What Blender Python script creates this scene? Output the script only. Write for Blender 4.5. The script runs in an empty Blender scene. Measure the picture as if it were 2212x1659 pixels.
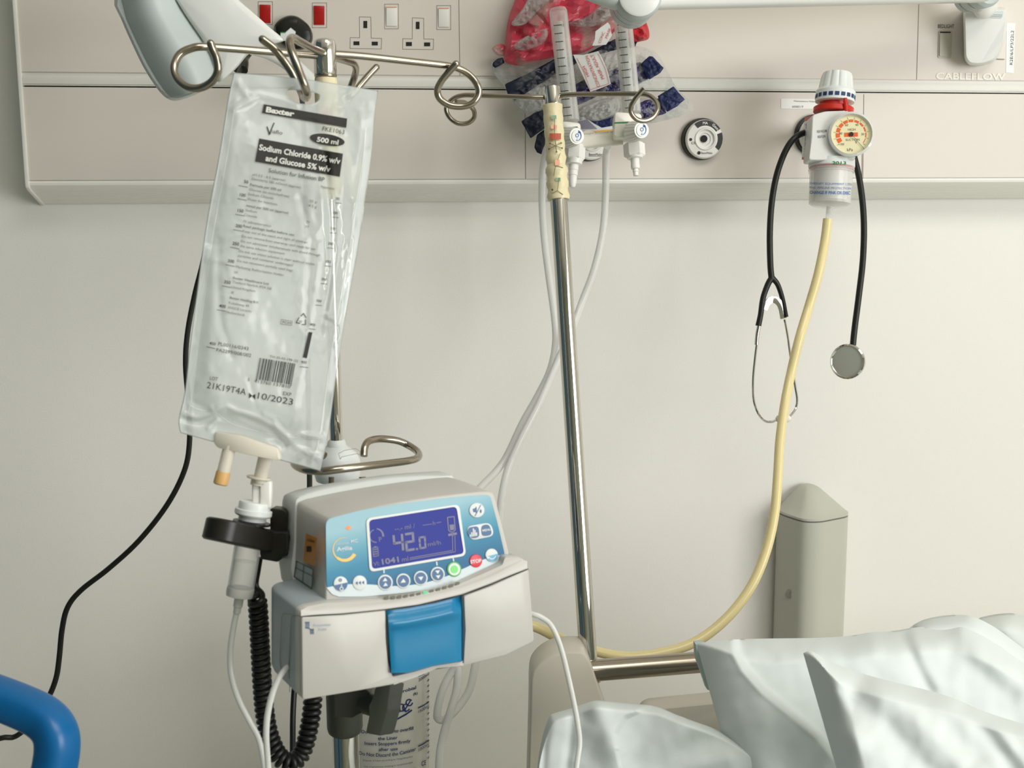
import bpy, bmesh, math, random
from mathutils import Vector, Matrix, noise
random.seed(7)
PI = math.pi
W0, H0 = 2212, 1659
SC = bpy.context.scene
COL = SC.collection

# ------------------------------------------------------------------ camera
FPX = 2500.0
YAW, PIT, ROL = math.radians(7.8), math.radians(8.9), math.radians(-0.33)
CAM = Vector((0.0, -1.523, 1.40))
Fv = Vector((math.sin(YAW)*math.cos(PIT), math.cos(YAW)*math.cos(PIT), -math.sin(PIT)))
R0 = Vector((math.cos(YAW), -math.sin(YAW), 0))
U0 = R0.cross(Fv)
Rv = R0*math.cos(ROL) + U0*math.sin(ROL)
Uv = -R0*math.sin(ROL) + U0*math.cos(ROL)
cd = bpy.data.cameras.new('camera'); cam = bpy.data.objects.new('camera', cd); COL.objects.link(cam)
cam.matrix_world = Matrix(((Rv.x, Uv.x, -Fv.x, CAM.x), (Rv.y, Uv.y, -Fv.y, CAM.y), (Rv.z, Uv.z, -Fv.z, CAM.z), (0, 0, 0, 1)))
cd.sensor_fit = 'HORIZONTAL'; cd.sensor_width = 36.0; cd.lens = 36.0*FPX/W0
cd.clip_start = 0.02; cd.clip_end = 50
cd.dof.use_dof = True; cd.dof.focus_distance = 1.22; cd.dof.aperture_fstop = 13.0
SC.camera = cam

# ------------------------------------------------------------------ light
wd = bpy.data.worlds.new('daylight'); SC.world = wd; wd.use_nodes = True
wd.node_tree.nodes['Background'].inputs[0].default_value = (0.86, 0.92, 0.97, 1)
wd.node_tree.nodes['Background'].inputs[1].default_value = 1.0

def area(name, loc, target, sx, sy, power, color):
    l = bpy.data.lights.new(name, 'AREA'); l.shape = 'RECTANGLE'; l.size = sx; l.size_y = sy
    l.energy = power; l.color = color
    o = bpy.data.objects.new(name, l); COL.objects.link(o)
    d = Vector(target) - Vector(loc)
    o.rotation_euler = d.to_track_quat('-Z', 'Y').to_euler(); o.location = loc
    return o
area('window_daylight', (2.32, -2.62, 1.55), (0.1, -0.45, 1.2), 1.7, 1.5, 56.5, (1.0, 0.99, 0.985))
area('ceiling_fill_light', (0.75, -1.65, 2.58), (0.75, -1.65, 0), 1.4, 0.8, 20, (1.0, 0.99, 0.95))  # fill light added from above, no ceiling lamp known here
vs = SC.view_settings
vs.view_transform = 'Standard'; vs.look = 'None'; vs.gamma = 1.0; vs.use_curve_mapping = False
vs.exposure = 0.0
SC.cycles.max_bounces = 10; SC.cycles.transparent_max_bounces = 24; SC.cycles.transmission_bounces = 10
SC.cycles.caustics_refractive = False; SC.cycles.caustics_reflective = False
SC.cycles.sample_clamp_indirect = 4.0

# ------------------------------------------------------------------ pixel <-> space
def ray(px, py):
    return Fv + Rv*((px - W0/2)/FPX) - Uv*((py - H0/2)/FPX)
def C(px, py, d):
    return CAM + ray(px, py)*d
def at(px, py, Y):
    r = ray(px, py)
    return CAM + r*((Y - CAM.y)/r.y)
def Cs(pts):
    return [C(*p) for p in pts]
def zpx(px, py, Y):
    return at(px, py, Y).z

# ------------------------------------------------------------------ materials
def lin(c):
    if isinstance(c, str):
        c = tuple(int(c[i:i+2], 16)/255 for i in (0, 2, 4))
    return tuple((x/12.92 if x <= 0.04045 else ((x + 0.055)/1.055)**2.4) for x in c) + (1.0,)
MATS = {}
def mat(name, col, rough=0.5, metal=0.0, trans=0.0, ior=1.45, var=0.03, vscale=30.0, bump=0.0, bscale=200.0,
        spec=0.5, alpha=1.0, coat=0.0, emis=None, estr=0.0, sss=0.0, see=0.0, edge=None):
    if name in MATS: return MATS[name]
    m = bpy.data.materials.new(name); m.use_nodes = True
    nt = m.node_tree; N = nt.nodes; L = nt.links
    b = N['Principled BSDF']; c = lin(col)
    b.inputs['Roughness'].default_value = rough; b.inputs['Metallic'].default_value = metal
    b.inputs['Transmission Weight'].default_value = trans; b.inputs['IOR'].default_value = ior
    b.inputs['Specular IOR Level'].default_value = spec; b.inputs['Coat Weight'].default_value = coat
    tc = N.new('ShaderNodeTexCoord')
    nz = N.new('ShaderNodeTexNoise'); nz.inputs['Scale'].default_value = vscale; nz.inputs['Detail'].default_value = 3
    L.new(tc.outputs['Object'], nz.inputs['Vector'])
    mx = N.new('ShaderNodeMix'); mx.data_type = 'RGBA'
    mx.inputs['A'].default_value = tuple(x*(1 - var) for x in c[:3]) + (1,)
    mx.inputs['B'].default_value = tuple(min(1, x*(1 + var)) for x in c[:3]) + (1,)
    L.new(nz.outputs['Fac'], mx.inputs['Factor']); L.new(mx.outputs['Result'], b.inputs['Base Color'])
    if bump > 0:
        n2 = N.new('ShaderNodeTexNoise'); n2.inputs['Scale'].default_value = bscale; n2.inputs['Detail'].default_value = 4
        L.new(tc.outputs['Object'], n2.inputs['Vector'])
        bp = N.new('ShaderNodeBump'); bp.inputs['Strength'].default_value = bump; bp.inputs['Distance'].default_value = 0.002
        L.new(n2.outputs['Fac'], bp.inputs['Height']); L.new(bp.outputs['Normal'], b.inputs['Normal'])
    if emis:
        b.inputs['Emission Color'].default_value = lin(emis); b.inputs['Emission Strength'].default_value = estr
    if sss:
        b.inputs['Subsurface Weight'].default_value = sss; b.inputs['Subsurface Scale'].default_value = 0.01
    if see > 0:      # part of the light passes straight through (thin film)
        tr = N.new('ShaderNodeBsdfTransparent'); ms = N.new('ShaderNodeMixShader')
        ms.inputs[0].default_value = see
        if edge is not None:   # thin clear wall: looks denser towards its outline
            lw = N.new('ShaderNodeLayerWeight'); lw.inputs[0].default_value = .35
            mr = N.new('ShaderNodeMapRange'); mr.inputs['To Min'].default_value = see; mr.inputs['To Max'].default_value = edge
            L.new(lw.outputs['Facing'], mr.inputs['Value']); L.new(mr.outputs[0], ms.inputs[0])
        out = [n for n in N if n.type == 'OUTPUT_MATERIAL'][0]
        L.new(b.outputs[0], ms.inputs[1]); L.new(tr.outputs[0], ms.inputs[2]); L.new(ms.outputs[0], out.inputs[0])
    MATS[name] = m
    return m

M_wall = mat('painted_wall', 'ebe9e2', 0.75, var=0.012, vscale=3, bump=0.10, bscale=520)
M_floor = mat('vinyl_floor', 'c6c5b4', 0.4, var=0.06)
M_ceil = mat('ceiling_paint', 'eeeae2', 0.8)
M_rear = mat('far_wall_paint', '9a9d8f', 0.8)
M_cream = mat('trunking_plastic', 'd8d1c7', 0.42, var=0.01, vscale=6)
M_cream2 = mat('trunking_strip', 'dcdbd2', 0.38, var=0.01, vscale=6)
M_seam = mat('seam_shadow_line', '7b776b', 0.8)
M_dark = mat('dark_gap', '17160f', 0.7)
M_white = mat('white_plastic', 'e9e8e2', 0.3, var=0.01)
M_white2 = mat('cool_white_plastic', 'dfe3e0', 0.35, var=0.01)
M_black = mat('black_rubber', '12130f', 0.42, var=0.1)
M_blackp = mat('black_plastic', '16150f', 0.35, var=0.08)
M_red = mat('red_rocker', 'a8140f', 0.25)
M_steel = mat('brushed_steel', 'a39a8b', 0.2, metal=1.0, var=0.03)
M_chrome = mat('polished_chrome', 'd6d2cb', 0.07, metal=1.0, var=0.0)
M_grey = mat('grey_plastic', 'c9ccc8', 0.4)
M_taupe = mat('rocker_plastic', 'c2bcae', 0.4)
M_ink = mat('black_ink', '18140d', 0.6, var=0.05)
M_inkg = mat('grey_ink', '6b6a62', 0.6, var=0.05)
# ------------------------------------------------------------------ mesh builder
ROOT = {}
def origin_of(o):
    return ROOT.get(o.name, Vector((0, 0, 0))) if o else Vector((0, 0, 0))

def thing(name, loc, label, cat, group=None):
    o = bpy.data.objects.new(name, None); COL.objects.link(o); o.location = loc
    o.empty_display_size = 0.02
    o['label'] = label; o['category'] = cat
    if group: o['group'] = group
    ROOT[o.name] = Vector(loc)
    return o

def link_mesh(me, name, m, parent, label=None, loc=None, kind=None):
    o = bpy.data.objects.new(name, me); COL.objects.link(o)
    base = origin_of(parent) if parent else (Vector(loc) if loc else Vector((0, 0, 0)))
    me.transform(Matrix.Translation(-base))
    if parent: o.parent = parent
    else: o.location = base
    ROOT[o.name] = base
    if m: me.materials.append(m)
    if label: o['label'] = label
    if kind: o['kind'] = kind
    return o

class MB:
    def __init__(s): s.v = []; s.f = []
    def add(s, vs, fs):
        n = len(s.v); s.v += [Vector(v) for v in vs]; s.f += [tuple(i + n for i in f) for f in fs]; return s
    def box(s, c, hx, hy, hz, M=None):
        M = M or Matrix.Identity(3); c = Vector(c)
        vs = [c + M @ Vector((x*hx, y*hy, z*hz)) for x in (-1, 1) for y in (-1, 1) for z in (-1, 1)]
        return s.add(vs, [(0, 1, 3, 2), (4, 6, 7, 5), (0, 4, 5, 1), (2, 3, 7, 6), (0, 2, 6, 4), (1, 5, 7, 3)])
    def tube(s, pts, r, seg=14, closed=False, smooth=6, caps=True, sq=None):
        """swept tube; r number or list; sq=(a,b,exponent) gives a superellipse section"""
        if smooth > 1: pts, r = spline(pts, r, smooth, closed)
        if not isinstance(r, (list, tuple)): r = [r]*len(pts)
        n = len(pts); T = []
        for i in range(n):
            a = pts[(i - 1) % n] if (closed or i > 0) else pts[i]
            b = pts[(i + 1) % n] if (closed or i < n - 1) else pts[i]
            t = (b - a); T.append(t.normalized() if t.length > 1e-9 else Vector((0, 0, 1)))
        up = Vector((0, 0, 1)) if abs(T[0].z) < 0.9 else Vector((0, 1, 0))
        nrm = (up - T[0]*up.dot(T[0])).normalized(); rings = []
        for i in range(n):
            if i:
                nrm = nrm - T[i]*nrm.dot(T[i])
                if nrm.length < 1e-6: nrm = T[i].orthogonal()
                nrm.normalize()
            bn = T[i].cross(nrm)
            ring = []
            for k in range(seg):
                a = 2*PI*k/seg; ca, sa = math.cos(a), math.sin(a)
                if sq:
                    e = 2.0/sq[2]
                    ca = math.copysign(abs(ca)**e, ca)*sq[0]; sa = math.copysign(abs(sa)**e, sa)*sq[1]
                ring.append(pts[i] + (nrm*ca + bn*sa)*r[i])
            rings.append(ring)
        return s.loft(rings, closed=closed, caps=caps)
    def loft(s, rings, closed=False, caps=True):
        seg = len(rings[0]); vs = [p for r in rings for p in r]; fs = []; n = len(rings)
        for i in range(n if closed else n - 1):
            j = (i + 1) % n
            for k in range(seg):
                l = (k + 1) % seg
                fs.append((i*seg + k, i*seg + l, j*seg + l, j*seg + k))
        if caps and not closed:
            fs.append(tuple(range(seg))[::-1]); fs.append(tuple((n - 1)*seg + k for k in range(seg)))
        return s.add(vs, fs)
    def lathe(s, o, axis, prof, seg=32, caps=True, flute=0, fdepth=0.0, frange=None):
        """prof = [(radius, height along axis)]"""
        axis = Vector(axis).normalized(); o = Vector(o)
        u = axis.orthogonal().normalized(); w = axis.cross(u); rings = []
        for r, h in prof:
            ring = []
            for k in range(seg):
                a = 2*PI*k/seg
                rr = r
                if flute and (frange is None or frange[0] <= h <= frange[1]):
                    rr = r - fdepth*max(0.0, math.cos(a*flute))**2
                ring.append(o + axis*h + (u*math.cos(a) + w*math.sin(a))*max(rr, 1e-5))
            rings.append(ring)
        return s.loft(rings, caps=caps)
    def grid(s, P, closed_u=False):
        """P[j][i] grid of points"""
        nv, nu = len(P), len(P[0]); vs = [p for row in P for p in row]
        fs = [(j*nu + i, j*nu + i + 1, (j + 1)*nu + i + 1, (j + 1)*nu + i) for j in range(nv - 1) for i in range(nu - 1)]
        return s.add(vs, fs)
    def build(s, name, m, parent=None, label=None, loc=None, angle=35, bevel=0, bseg=3, flat=False, kind=None):
        me = bpy.data.meshes.new(name)
        bm = bmesh.new()
        bv = [bm.verts.new(v) for v in s.v]
        for f in s.f:
            try: bm.faces.new([bv[i] for i in f])
            except ValueError: pass
        bmesh.ops.remove_doubles(bm, verts=bm.verts, dist=1e-6)
        if bevel > 0:
            es = [e for e in bm.edges if len(e.link_faces) == 2 and e.calc_face_angle(0) > math.radians(28)]
            bmesh.ops.bevel(bm, geom=es, offset=bevel, segments=bseg, profile=0.5, affect='EDGES')
        bmesh.ops.recalc_face_normals(bm, faces=bm.faces)
        bm.to_mesh(me); bm.free()
        if not flat:
            me.shade_smooth(); me.set_sharp_from_angle(angle=math.radians(angle))
        return link_mesh(me, name, m, parent, label, loc, kind)

def spline(pts, r, k, closed=False):
    pts = [Vector(p) for p in pts]; n = len(pts)
    rl = r if isinstance(r, (list, tuple)) else None
    if n < 3: return pts, (list(rl) if rl else r)
    out, ro = [], []
    rng = n if closed else n - 1
    for i in range(rng):
        p1, p2 = pts[i], pts[(i + 1) % n]
        p0 = pts[(i - 1) % n] if (closed or i > 0) else p1*2 - p2
        p3 = pts[(i + 2) % n] if (closed or i + 2 < n) else p2*2 - p1
        for j in range(k):
            t = j/k
            # centripetal-ish via uniform Catmull-Rom with light tension
            a = p1; b = (p2 - p0)*0.5; c = p0*1.0 - p1*2.5 + p2*2 - p3*0.5; d = (p1 - p2)*1.5 + (p3 - p0)*0.5
            out.append(a + b*t + c*t*t + d*t*t*t)
            if rl: ro.append(rl[i]*(1 - t) + rl[(i + 1) % n]*t)
    if not closed:
        out.append(pts[-1]);
        if rl: ro.append(rl[-1])
    return out, (ro if rl else r)

def smooth2(pts, k=5, closed=False):
    return [(p.x, p.y) for p in spline([Vector((x, y, 0)) for x, y in pts], 0, k, closed)[0]]

def round_poly(pts, r, k=4):
    """round the corners of a 2-D polygon with radius-like cut r (pixels)"""
    out = []; n = len(pts)
    for i in range(n):
        p = Vector(pts[i]); a = Vector(pts[i - 1]) - p; b = Vector(pts[(i + 1) % n]) - p
        c = min(r, a.length*0.45, b.length*0.45)
        s, e = p + a.normalized()*c, p + b.normalized()*c
        for j in range(k + 1):
            t = j/k; q = s*(1 - t)**2 + p*2*t*(1 - t) + e*t*t
            out.append((q.x, q.y))
    return out

def shrink(pts, f=None, px=None):
    cx = sum(p[0] for p in pts)/len(pts); cy = sum(p[1] for p in pts)/len(pts); out = []
    for x, y in pts:
        dx, dy = x - cx, y - cy; l = math.hypot(dx, dy) or 1
        k = (1 - px/l) if px is not None else f
        out.append((cx + dx*k, cy + dy*k))
    return out

def frame(ex, ey):
    ex = Vector(ex).normalized(); ey = Vector(ey); ey = (ey - ex*ey.dot(ex)).normalized(); ez = ex.cross(ey)
    return Matrix((ex, ey, ez)).transposed()

def tube_thing(name, pts, r, m, label, cat, **kw):
    o = MB().tube(pts, r, **kw).build(name, m, None, label, loc=pts[0]); o['category'] = cat
    return o

def slab(outline, S, d0, d1, rnd=0.0, n=None, m=None):
    """solid with its front outline on surface S (pixels), extruded along the surface's own normal"""
    n = n or getattr(S, 'n', Fv)
    base = lambda pts, o: [S(x, y, d0) + n*(o - d0) for x, y in pts]
    if rnd > 0:
        ins = shrink(outline, px=rnd); e = min(abs(d1 - d0)*0.25, rnd/FPX*1.6)
        rings = [base(ins, d0), base(shrink(outline, px=rnd*0.3), d0 + e*0.35), base(outline, d0 + e),
                 base(outline, d1 - e), base(ins, d1)]
    else:
        rings = [base(outline, d0), base(outline, d1)]
    return (m or MB()).loft(rings)

def Sd(d):   # plane facing the camera direction at depth d
    f = lambda x, y, off=0.0: C(x, y, d + off)
    f.n = Fv; return f
def Sy(Y):   # vertical plane parallel to the wall; off grows away from the camera
    f = lambda x, y, off=0.0: at(x, y, Y + off)
    f.n = Vector((0, 1, 0)); return f

def ray_cyl(o, axis, r):
    """surface function: where the sight line of a picture position meets a cylinder"""
    a_ = Vector(axis).normalized()
    def f(x, y, off=0.0):
        d = ray(x, y); m = CAM - o; dd = d - a_*d.dot(a_); mm = m - a_*m.dot(a_); R = r - off
        A, B, Cc = dd.dot(dd), 2*dd.dot(mm), mm.dot(mm) - R*R; disc = max(0.0, B*B - 4*A*Cc)
        return CAM + d*((-B - math.sqrt(disc))/(2*A))
    return f

# ------------------------------------------------------------------ printed ink
def text_data(s, bold=0.0):
    cu = bpy.data.curves.new('t', 'FONT'); cu.body = s; cu.size = 1.0; cu.offset = bold; cu.resolution_u = 3
    o = bpy.data.objects.new('t', cu); COL.objects.link(o)
    dg = bpy.context.evaluated_depsgraph_get()
    me = bpy.data.meshes.new_from_object(o.evaluated_get(dg))
    vs = [(v.co.x, v.co.y) for v in me.vertices]; fs = [tuple(p.vertices) for p in me.polygons]
    bpy.data.objects.remove(o); bpy.data.curves.remove(cu); bpy.data.meshes.remove(me)
    return vs, fs

class Ink:
    """flat print: coordinates are laid out in pixels and then mapped on a real surface"""
    def __init__(s): s.v = []; s.f = []
    def _add(s, vs, fs):
        n = len(s.v); s.v += vs; s.f += [tuple(i + n for i in f) for f in fs]; return s
    def text(s, t, x, y, h, rot=0.0, w=None, ax=0.0, bold=0.0, up=None):
        """h = cap height, w = total width, rot in degrees clockwise on the picture"""
        vs, fs = text_data(t, bold)
        if not vs: return s
        x0 = min(v[0] for v in vs); x1 = max(v[0] for v in vs); k = h/0.69
        kx = (w/(x1 - x0)) if w else k
        r = math.radians(rot); ex = (math.cos(r), math.sin(r))
        u = math.radians(up if up is not None else rot); ey = (math.sin(u), -math.cos(u))
        tot = (x1 - x0)*kx; out = []
        for vx, vy in vs:
            a = (vx - x0)*kx - ax*tot; b = vy*k
            out.append((x + a*ex[0] + b*ey[0], y + a*ex[1] + b*ey[1]))
        return s._add(out, fs)
    def poly(s, pts):
        return s._add(list(pts), [tuple(range(len(pts)))])
    def quad(s, a, b, c, d, nu=1, nv=1):
        vs = []; fs = []
        for j in range(nv + 1):
            for i in range(nu + 1):
                u, v = i/nu, j/nv
                vs.append(tuple((a[k]*(1 - u) + b[k]*u)*(1 - v) + (d[k]*(1 - u) + c[k]*u)*v for k in (0, 1)))
        for j in range(nv):
            for i in range(nu):
                q = j*(nu + 1) + i; fs.append((q, q + 1, q + nu + 2, q + nu + 1))
        return s._add(vs, fs)
    def rect(s, x0, y0, x1, y1, nu=1, nv=1): return s.quad((x0, y0), (x1, y0), (x1, y1), (x0, y1), nu, nv)
    def line(s, pts, w, closed=False):
        pts = list(pts) + ([pts[0]] if closed else [])
        for (ax, ay), (bx, by) in zip(pts, pts[1:]):
            l = math.hypot(bx - ax, by - ay) or 1; nx, ny = -(by - ay)/l*w/2, (bx - ax)/l*w/2
            ex, ey = (bx - ax)/l*w*0.3, (by - ay)/l*w*0.3
            n = max(1, int(l/25))
            s.quad((ax + nx - ex, ay + ny - ey), (bx + nx + ex, by + ny + ey), (bx - nx + ex, by - ny + ey), (ax - nx - ex, ay - ny - ey), n, 1)
        return s
    def ell(s, x, y, rx, ry, rot=0, seg=36, a0=0, a1=360):
        r = math.radians(rot); pts = []
        for k in range(seg + (0 if a1 - a0 == 360 else 1)):
            a = math.radians(a0 + (a1 - a0)*k/seg); p, q = rx*math.cos(a), ry*math.sin(a)
            pts.append((x + p*math.cos(r) - q*math.sin(r), y + p*math.sin(r) + q*math.cos(r)))
        return s.poly(pts)
    def arc(s, x, y, r0, r1, a0, a1, rot=0, kx=1.0, seg=24, t0=1.0, t1=1.0):
        """ring piece r0..r1 between angles (degrees, clockwise from right); t0/t1 thin the ends"""
        vs = []; fs = []; rr = math.radians(rot)
        for k in range(seg + 1):
            t = k/seg; a = math.radians(a0 + (a1 - a0)*t); th = t0*(1 - t) + t1*t
            m = (r0 + r1)/2; h = (r1 - r0)/2*th
            for r in (m - h, m + h):
                p, q = r*kx*math.cos(a), r*math.sin(a)
                vs.append((x + p*math.cos(rr) - q*math.sin(rr), y + p*math.sin(rr) + q*math.cos(rr)))
        for k in range(seg): fs.append((2*k, 2*k + 1, 2*k + 3, 2*k + 2))
        return s._add(vs, fs)
    def build(s, name, S, off, m, parent, label=None):
        me = bpy.data.meshes.new(name)
        me.from_pydata([S(x, y, off) for x, y in s.v], [], s.f); me.update()
        return link_mesh(me, name, m, parent, label)

def dist_poly(x, y, pl):
    best = 1e9
    for (ax, ay), (bx, by) in zip(pl, pl[1:]):
        dx, dy = bx - ax, by - ay; t = max(0, min(1, ((x - ax)*dx + (y - ay)*dy)/(dx*dx + dy*dy + 1e-9)))
        best = min(best, math.hypot(x - ax - t*dx, y - ay - t*dy))
    return best
def side_poly(x, y, pl):
    """signed distance to a polyline (positive = right side walking along it)"""
    best = 1e9; sg = 1
    for (ax, ay), (bx, by) in zip(pl, pl[1:]):
        dx, dy = bx - ax, by - ay; t = max(0, min(1, ((x - ax)*dx + (y - ay)*dy)/(dx*dx + dy*dy + 1e-9)))
        d = math.hypot(x - ax - t*dx, y - ay - t*dy)
        if d < best: best = d; sg = 1 if (dx*(y - ay) - dy*(x - ax)) > 0 else -1
    return best*sg
def fbm(x, y, s, o=0.0):
    return noise.fractal(Vector((x/s, y/s, o)), 1.0, 2.0, 3)

def struct(name, mb, m, **kw):
    o = mb.build(name, m, None, kind='structure', **kw); return o
# ------------------------------------------------------------------ the room
XL, XR, YB, ZC = -1.7, 2.4, -3.7, 2.6
struct('wall_back', MB().box(((XL + XR)/2, 0.05, ZC/2), (XR - XL)/2 + 0.1, 0.05, ZC/2), M_wall)
struct('wall_left', MB().box((XL - 0.05, YB/2, ZC/2), 0.05, -YB/2, ZC/2), mat('blue_grey_reflection_tone', '4c626d', .7))  # unseen wall, toned dark for chrome reflections and weaker bounce at left
struct('wall_front', MB().box(((XL + XR)/2, YB - 0.05, ZC/2), (XR - XL)/2 + 0.1, 0.05, ZC/2), M_rear)
struct('floor', MB().box(((XL + XR)/2, YB/2, -0.05), (XR - XL)/2 + 0.1, -YB/2 + 0.1, 0.05), M_floor)
struct('ceiling', MB().box(((XL + XR)/2, YB/2, ZC + 0.05), (XR - XL)/2 + 0.1, -YB/2 + 0.1, 0.05), M_ceil)
wy0, wy1, wz0, wz1 = -3.5, -1.75, 0.8, 2.3
wr = MB()
wr.box((XR + 0.05, (YB + wy0)/2, ZC/2), 0.05, (wy0 - YB)/2, ZC/2)
wr.box((XR + 0.05, wy1/2, ZC/2), 0.05, -wy1/2, ZC/2)
wr.box((XR + 0.05, (wy0 + wy1)/2, wz0/2), 0.05, (wy1 - wy0)/2, wz0/2)
wr.box((XR + 0.05, (wy0 + wy1)/2, (wz1 + ZC)/2), 0.05, (wy1 - wy0)/2, (ZC - wz1)/2)
struct('wall_right', wr, M_wall)
wf = MB()
for y in (wy0, (wy0 + wy1)/2, wy1): wf.box((XR + 0.05, y, (wz0 + wz1)/2), 0.03, 0.025, (wz1 - wz0)/2)
for z in (wz0, wz1): wf.box((XR + 0.05, (wy0 + wy1)/2, z), 0.03, (wy1 - wy0)/2, 0.025)
struct('window_1', wf, M_white)

# ------------------------------------------------------------------ bedhead trunking
YF = -0.065                      # front face of the trunking
X0 = at(50, 330, YF).x
XE = 1.25
def zf(py, px=992): return zpx(px, py, YF)
TR = thing('bedhead_trunking', (X0, 0, zf(420)), 'long cream bedhead trunking running across the wall above the bed', 'trunking')
Ztop = zf(-190)
def prism_x(prof, x0, x1):
    return MB().loft([[Vector((x0, y, z)) for y, z in prof], [Vector((x1, y, z)) for y, z in prof]])
zl = lambda p: zf(p)
xs = X0 + 0.004
prism_x([(YF, zl(163)), (YF, Ztop), (-0.002, Ztop), (-0.002, zl(163))], xs, XE).build('upper_cover_panel', M_cream, TR)
prism_x([(YF - .0005, zl(170.5)), (YF - .0015, zl(178)), (YF - .0005, zl(188)), (-0.01, zl(188)), (-0.01, zl(170.5))], xs, XE).build('middle_strip', M_cream2, TR)
prism_x([(YF + .002, zl(163)), (YF + .002, zl(170.5)), (-0.01, zl(170.5)), (-0.01, zl(163))], xs, XE).build('middle_groove', M_cream2, TR)
prism_x([(YF + .001, zl(188)), (YF + .001, zl(191.2)), (-0.01, zl(191.2)), (-0.01, zl(188))], xs, XE).build('middle_lip', M_cream2, TR)
prism_x([(YF + .008, zl(191.2)), (YF + .008, zl(194.4)), (-0.01, zl(194.4)), (-0.01, zl(191.2))], xs, XE).build('shadow_gap', M_dark, TR)
prism_x([(YF, zl(386.5)), (YF, zl(194.4)), (-0.01, zl(194.4)), (-0.01, zl(386.5))], xs, XE).build('lower_cover_panel', M_cream, TR)
# lower edge: small groove, then a curve running back to the wall with fine ribs
zb = zpx(992, 435.5, -0.002)
prof = [(YF + .003, zl(386.5)), (YF + .003, zl(388.2)), (YF, zl(388.6)), (YF - .001, zl(392)), (YF, zl(397)), (YF + .004, zl(402.5)), (YF + .010, zl(407))]
y1, z1 = YF + .010, zl(407)
for k in range(9):
    t = k/9.0; t2 = (k + 0.75)/9.0
    prof += [(y1 + (-0.004 - y1)*t, z1 + (zb - z1)*t), (y1 + (-0.004 - y1)*t2, z1 + (zb - z1)*t2), (y1 + (-0.004 - y1)*t2 + .0012, z1 + (zb - z1)*t2 + .0006)]
prof += [(-0.002, zb), (-0.002, zl(386.5))]
prism_x(prof, xs, XE).build('lower_rounded_edge', mat('bounce_lit_edge_plastic', 'efeee6', .4, var=.01), TR, angle=25)  # paler plastic, whitened further so the colour carries light bounced from below
ep = [(YF - .002, Ztop), (YF - .002, zl(394)), (YF - .0005, zl(402)), (YF + .006, zl(408)), (-0.002, zb - .002), (-0.002, Ztop)]
prism_x(ep, X0, X0 + 0.0045).build('end_cap', M_white, TR, bevel=0.0008, bseg=2)
SF = Sy(YF)
for x_0, y_0, x_1, y_1 in ((990.5, -60, 993.5, 163), (1987, -60, 1980, 172), (1134, 196, 1135.5, 386), (1866, 204, 1864, 386), (1862.3, 300, 1862, 386)):
    Ink().line([(x_0, y_0), (x_1, y_1)], 1.3).build('panel_joint', SF, -.0002, M_seam, TR)
# embossed name and printed circuit marks
Ink().text('CABLEFLOW', 2022, 171, 14, 0.8, w=150, bold=.03).build('embossed_lettering', SF, -.0006, mat('embossed_plastic', 'e4ded2', .35), TR)
Ink().text('BEDLIGHT', 2026, 60.5, 8, 0.5, w=35).build('printed_lettering', SF, -.0003, M_ink, TR)

# call / switch area on the right
def rocker(name, x0, y0, x1, y1, m, parent, fr=None, h=.0025, tip=None):
    o = parent
    if fr:
        Ink().line([(fr[0], fr[1]), (fr[2], fr[1]), (fr[2], fr[3]), (fr[0], fr[3])], 0.9, True).build('switch_outline', SF, -.0003, M_seam, parent)
    a = [(x0, y0), (x1, y0 + .5), (x1, y1), (x0, y1)]
    rg = [[at(x, y, YF + .001) for x, y in a], [at(a[0][0], a[0][1], YF - h), at(a[1][0], a[1][1], YF - h), at(a[2][0], a[2][1], YF - .0012), at(a[3][0], a[3][1], YF - .0012)]]
    r = MB().loft(rg).build(name, m, parent, bevel=.0004, bseg=2)
    if tip:
        Ink().line([(x0 + 1, y0 + .4), (x1 - 1, y0 + .8)], 1.6).build('neon_line', lambda x, y, off=0: at(x, y, YF - h - off), .0004, tip, r)
    return r
M_orange = mat('orange_marker', 'd98a5a', 0.5)
BL = thing('bedlight_switch', at(2042, 125, YF), 'small grey rocker switch marked bedlight on the trunking', 'switch')
slab(round_poly([(2028, 66), (2057, 66), (2055, 126), (2026.5, 125)], 4), SF, -.0012, .001).build('switch_surround', M_taupe, BL)
slab(round_poly([(2031, 72), (2052.5, 72), (2051.5, 121), (2030, 121)], 2), SF, -.0026, -.001).build('rocker', M_taupe, BL)
Ink().line([(2031, 69.5), (2053, 69.7)], 2.6).build('rocker_gap', SF, -.0014, M_dark, BL)
BM = thing('bedlight_switch', at(2168, 125, YF), 'pale rocker switch half hidden behind the lamp bracket', 'switch')
slab(round_poly([(2148, 66), (2170, 66), (2169, 127), (2147, 127)], 3), SF, -.0012, .001).build('switch_surround', M_cream, BM)
Ink().line([(2147, 127), (2169.5, 128)], 1.4).build('rocker_gap', SF, -.0014, M_inkg, BM)
LBp = slab([(2175, 50), (2193, 50), (2190, 158), (2173, 157)], SF, -.0004, .0).build('wall_label', M_white2, None, 'narrow white sticker reading R2E/6/LP3/22L2 at far right of trunking', loc=at(2183, 150, YF))
LBp['category'] = 'sticker'
Ink().text('R2E/6/LP3/22L2', 2187.5, 140, 6.2, -88, w=74).build('printed_lettering', SF, -.0006, M_ink, LBp)
AS = slab(round_poly([(1687, 213), (1806, 215), (1806, 236), (1687, 234.5)], 2), SF, -.0005, 0).build('asset_label', M_white, None, 'thin white maintenance helpdesk sticker left of the suction regulator', loc=at(1745, 234, YF))
AS['category'] = 'sticker'
Ink().text('Maintenance Helpdesk Tel', 1715, 220, 3.6, 1.0, w=64).text('6008519', 1711, 232.5, 4.6, 1.0, w=24).build('printed_lettering', SF, -.0007, M_inkg, AS)

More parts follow.
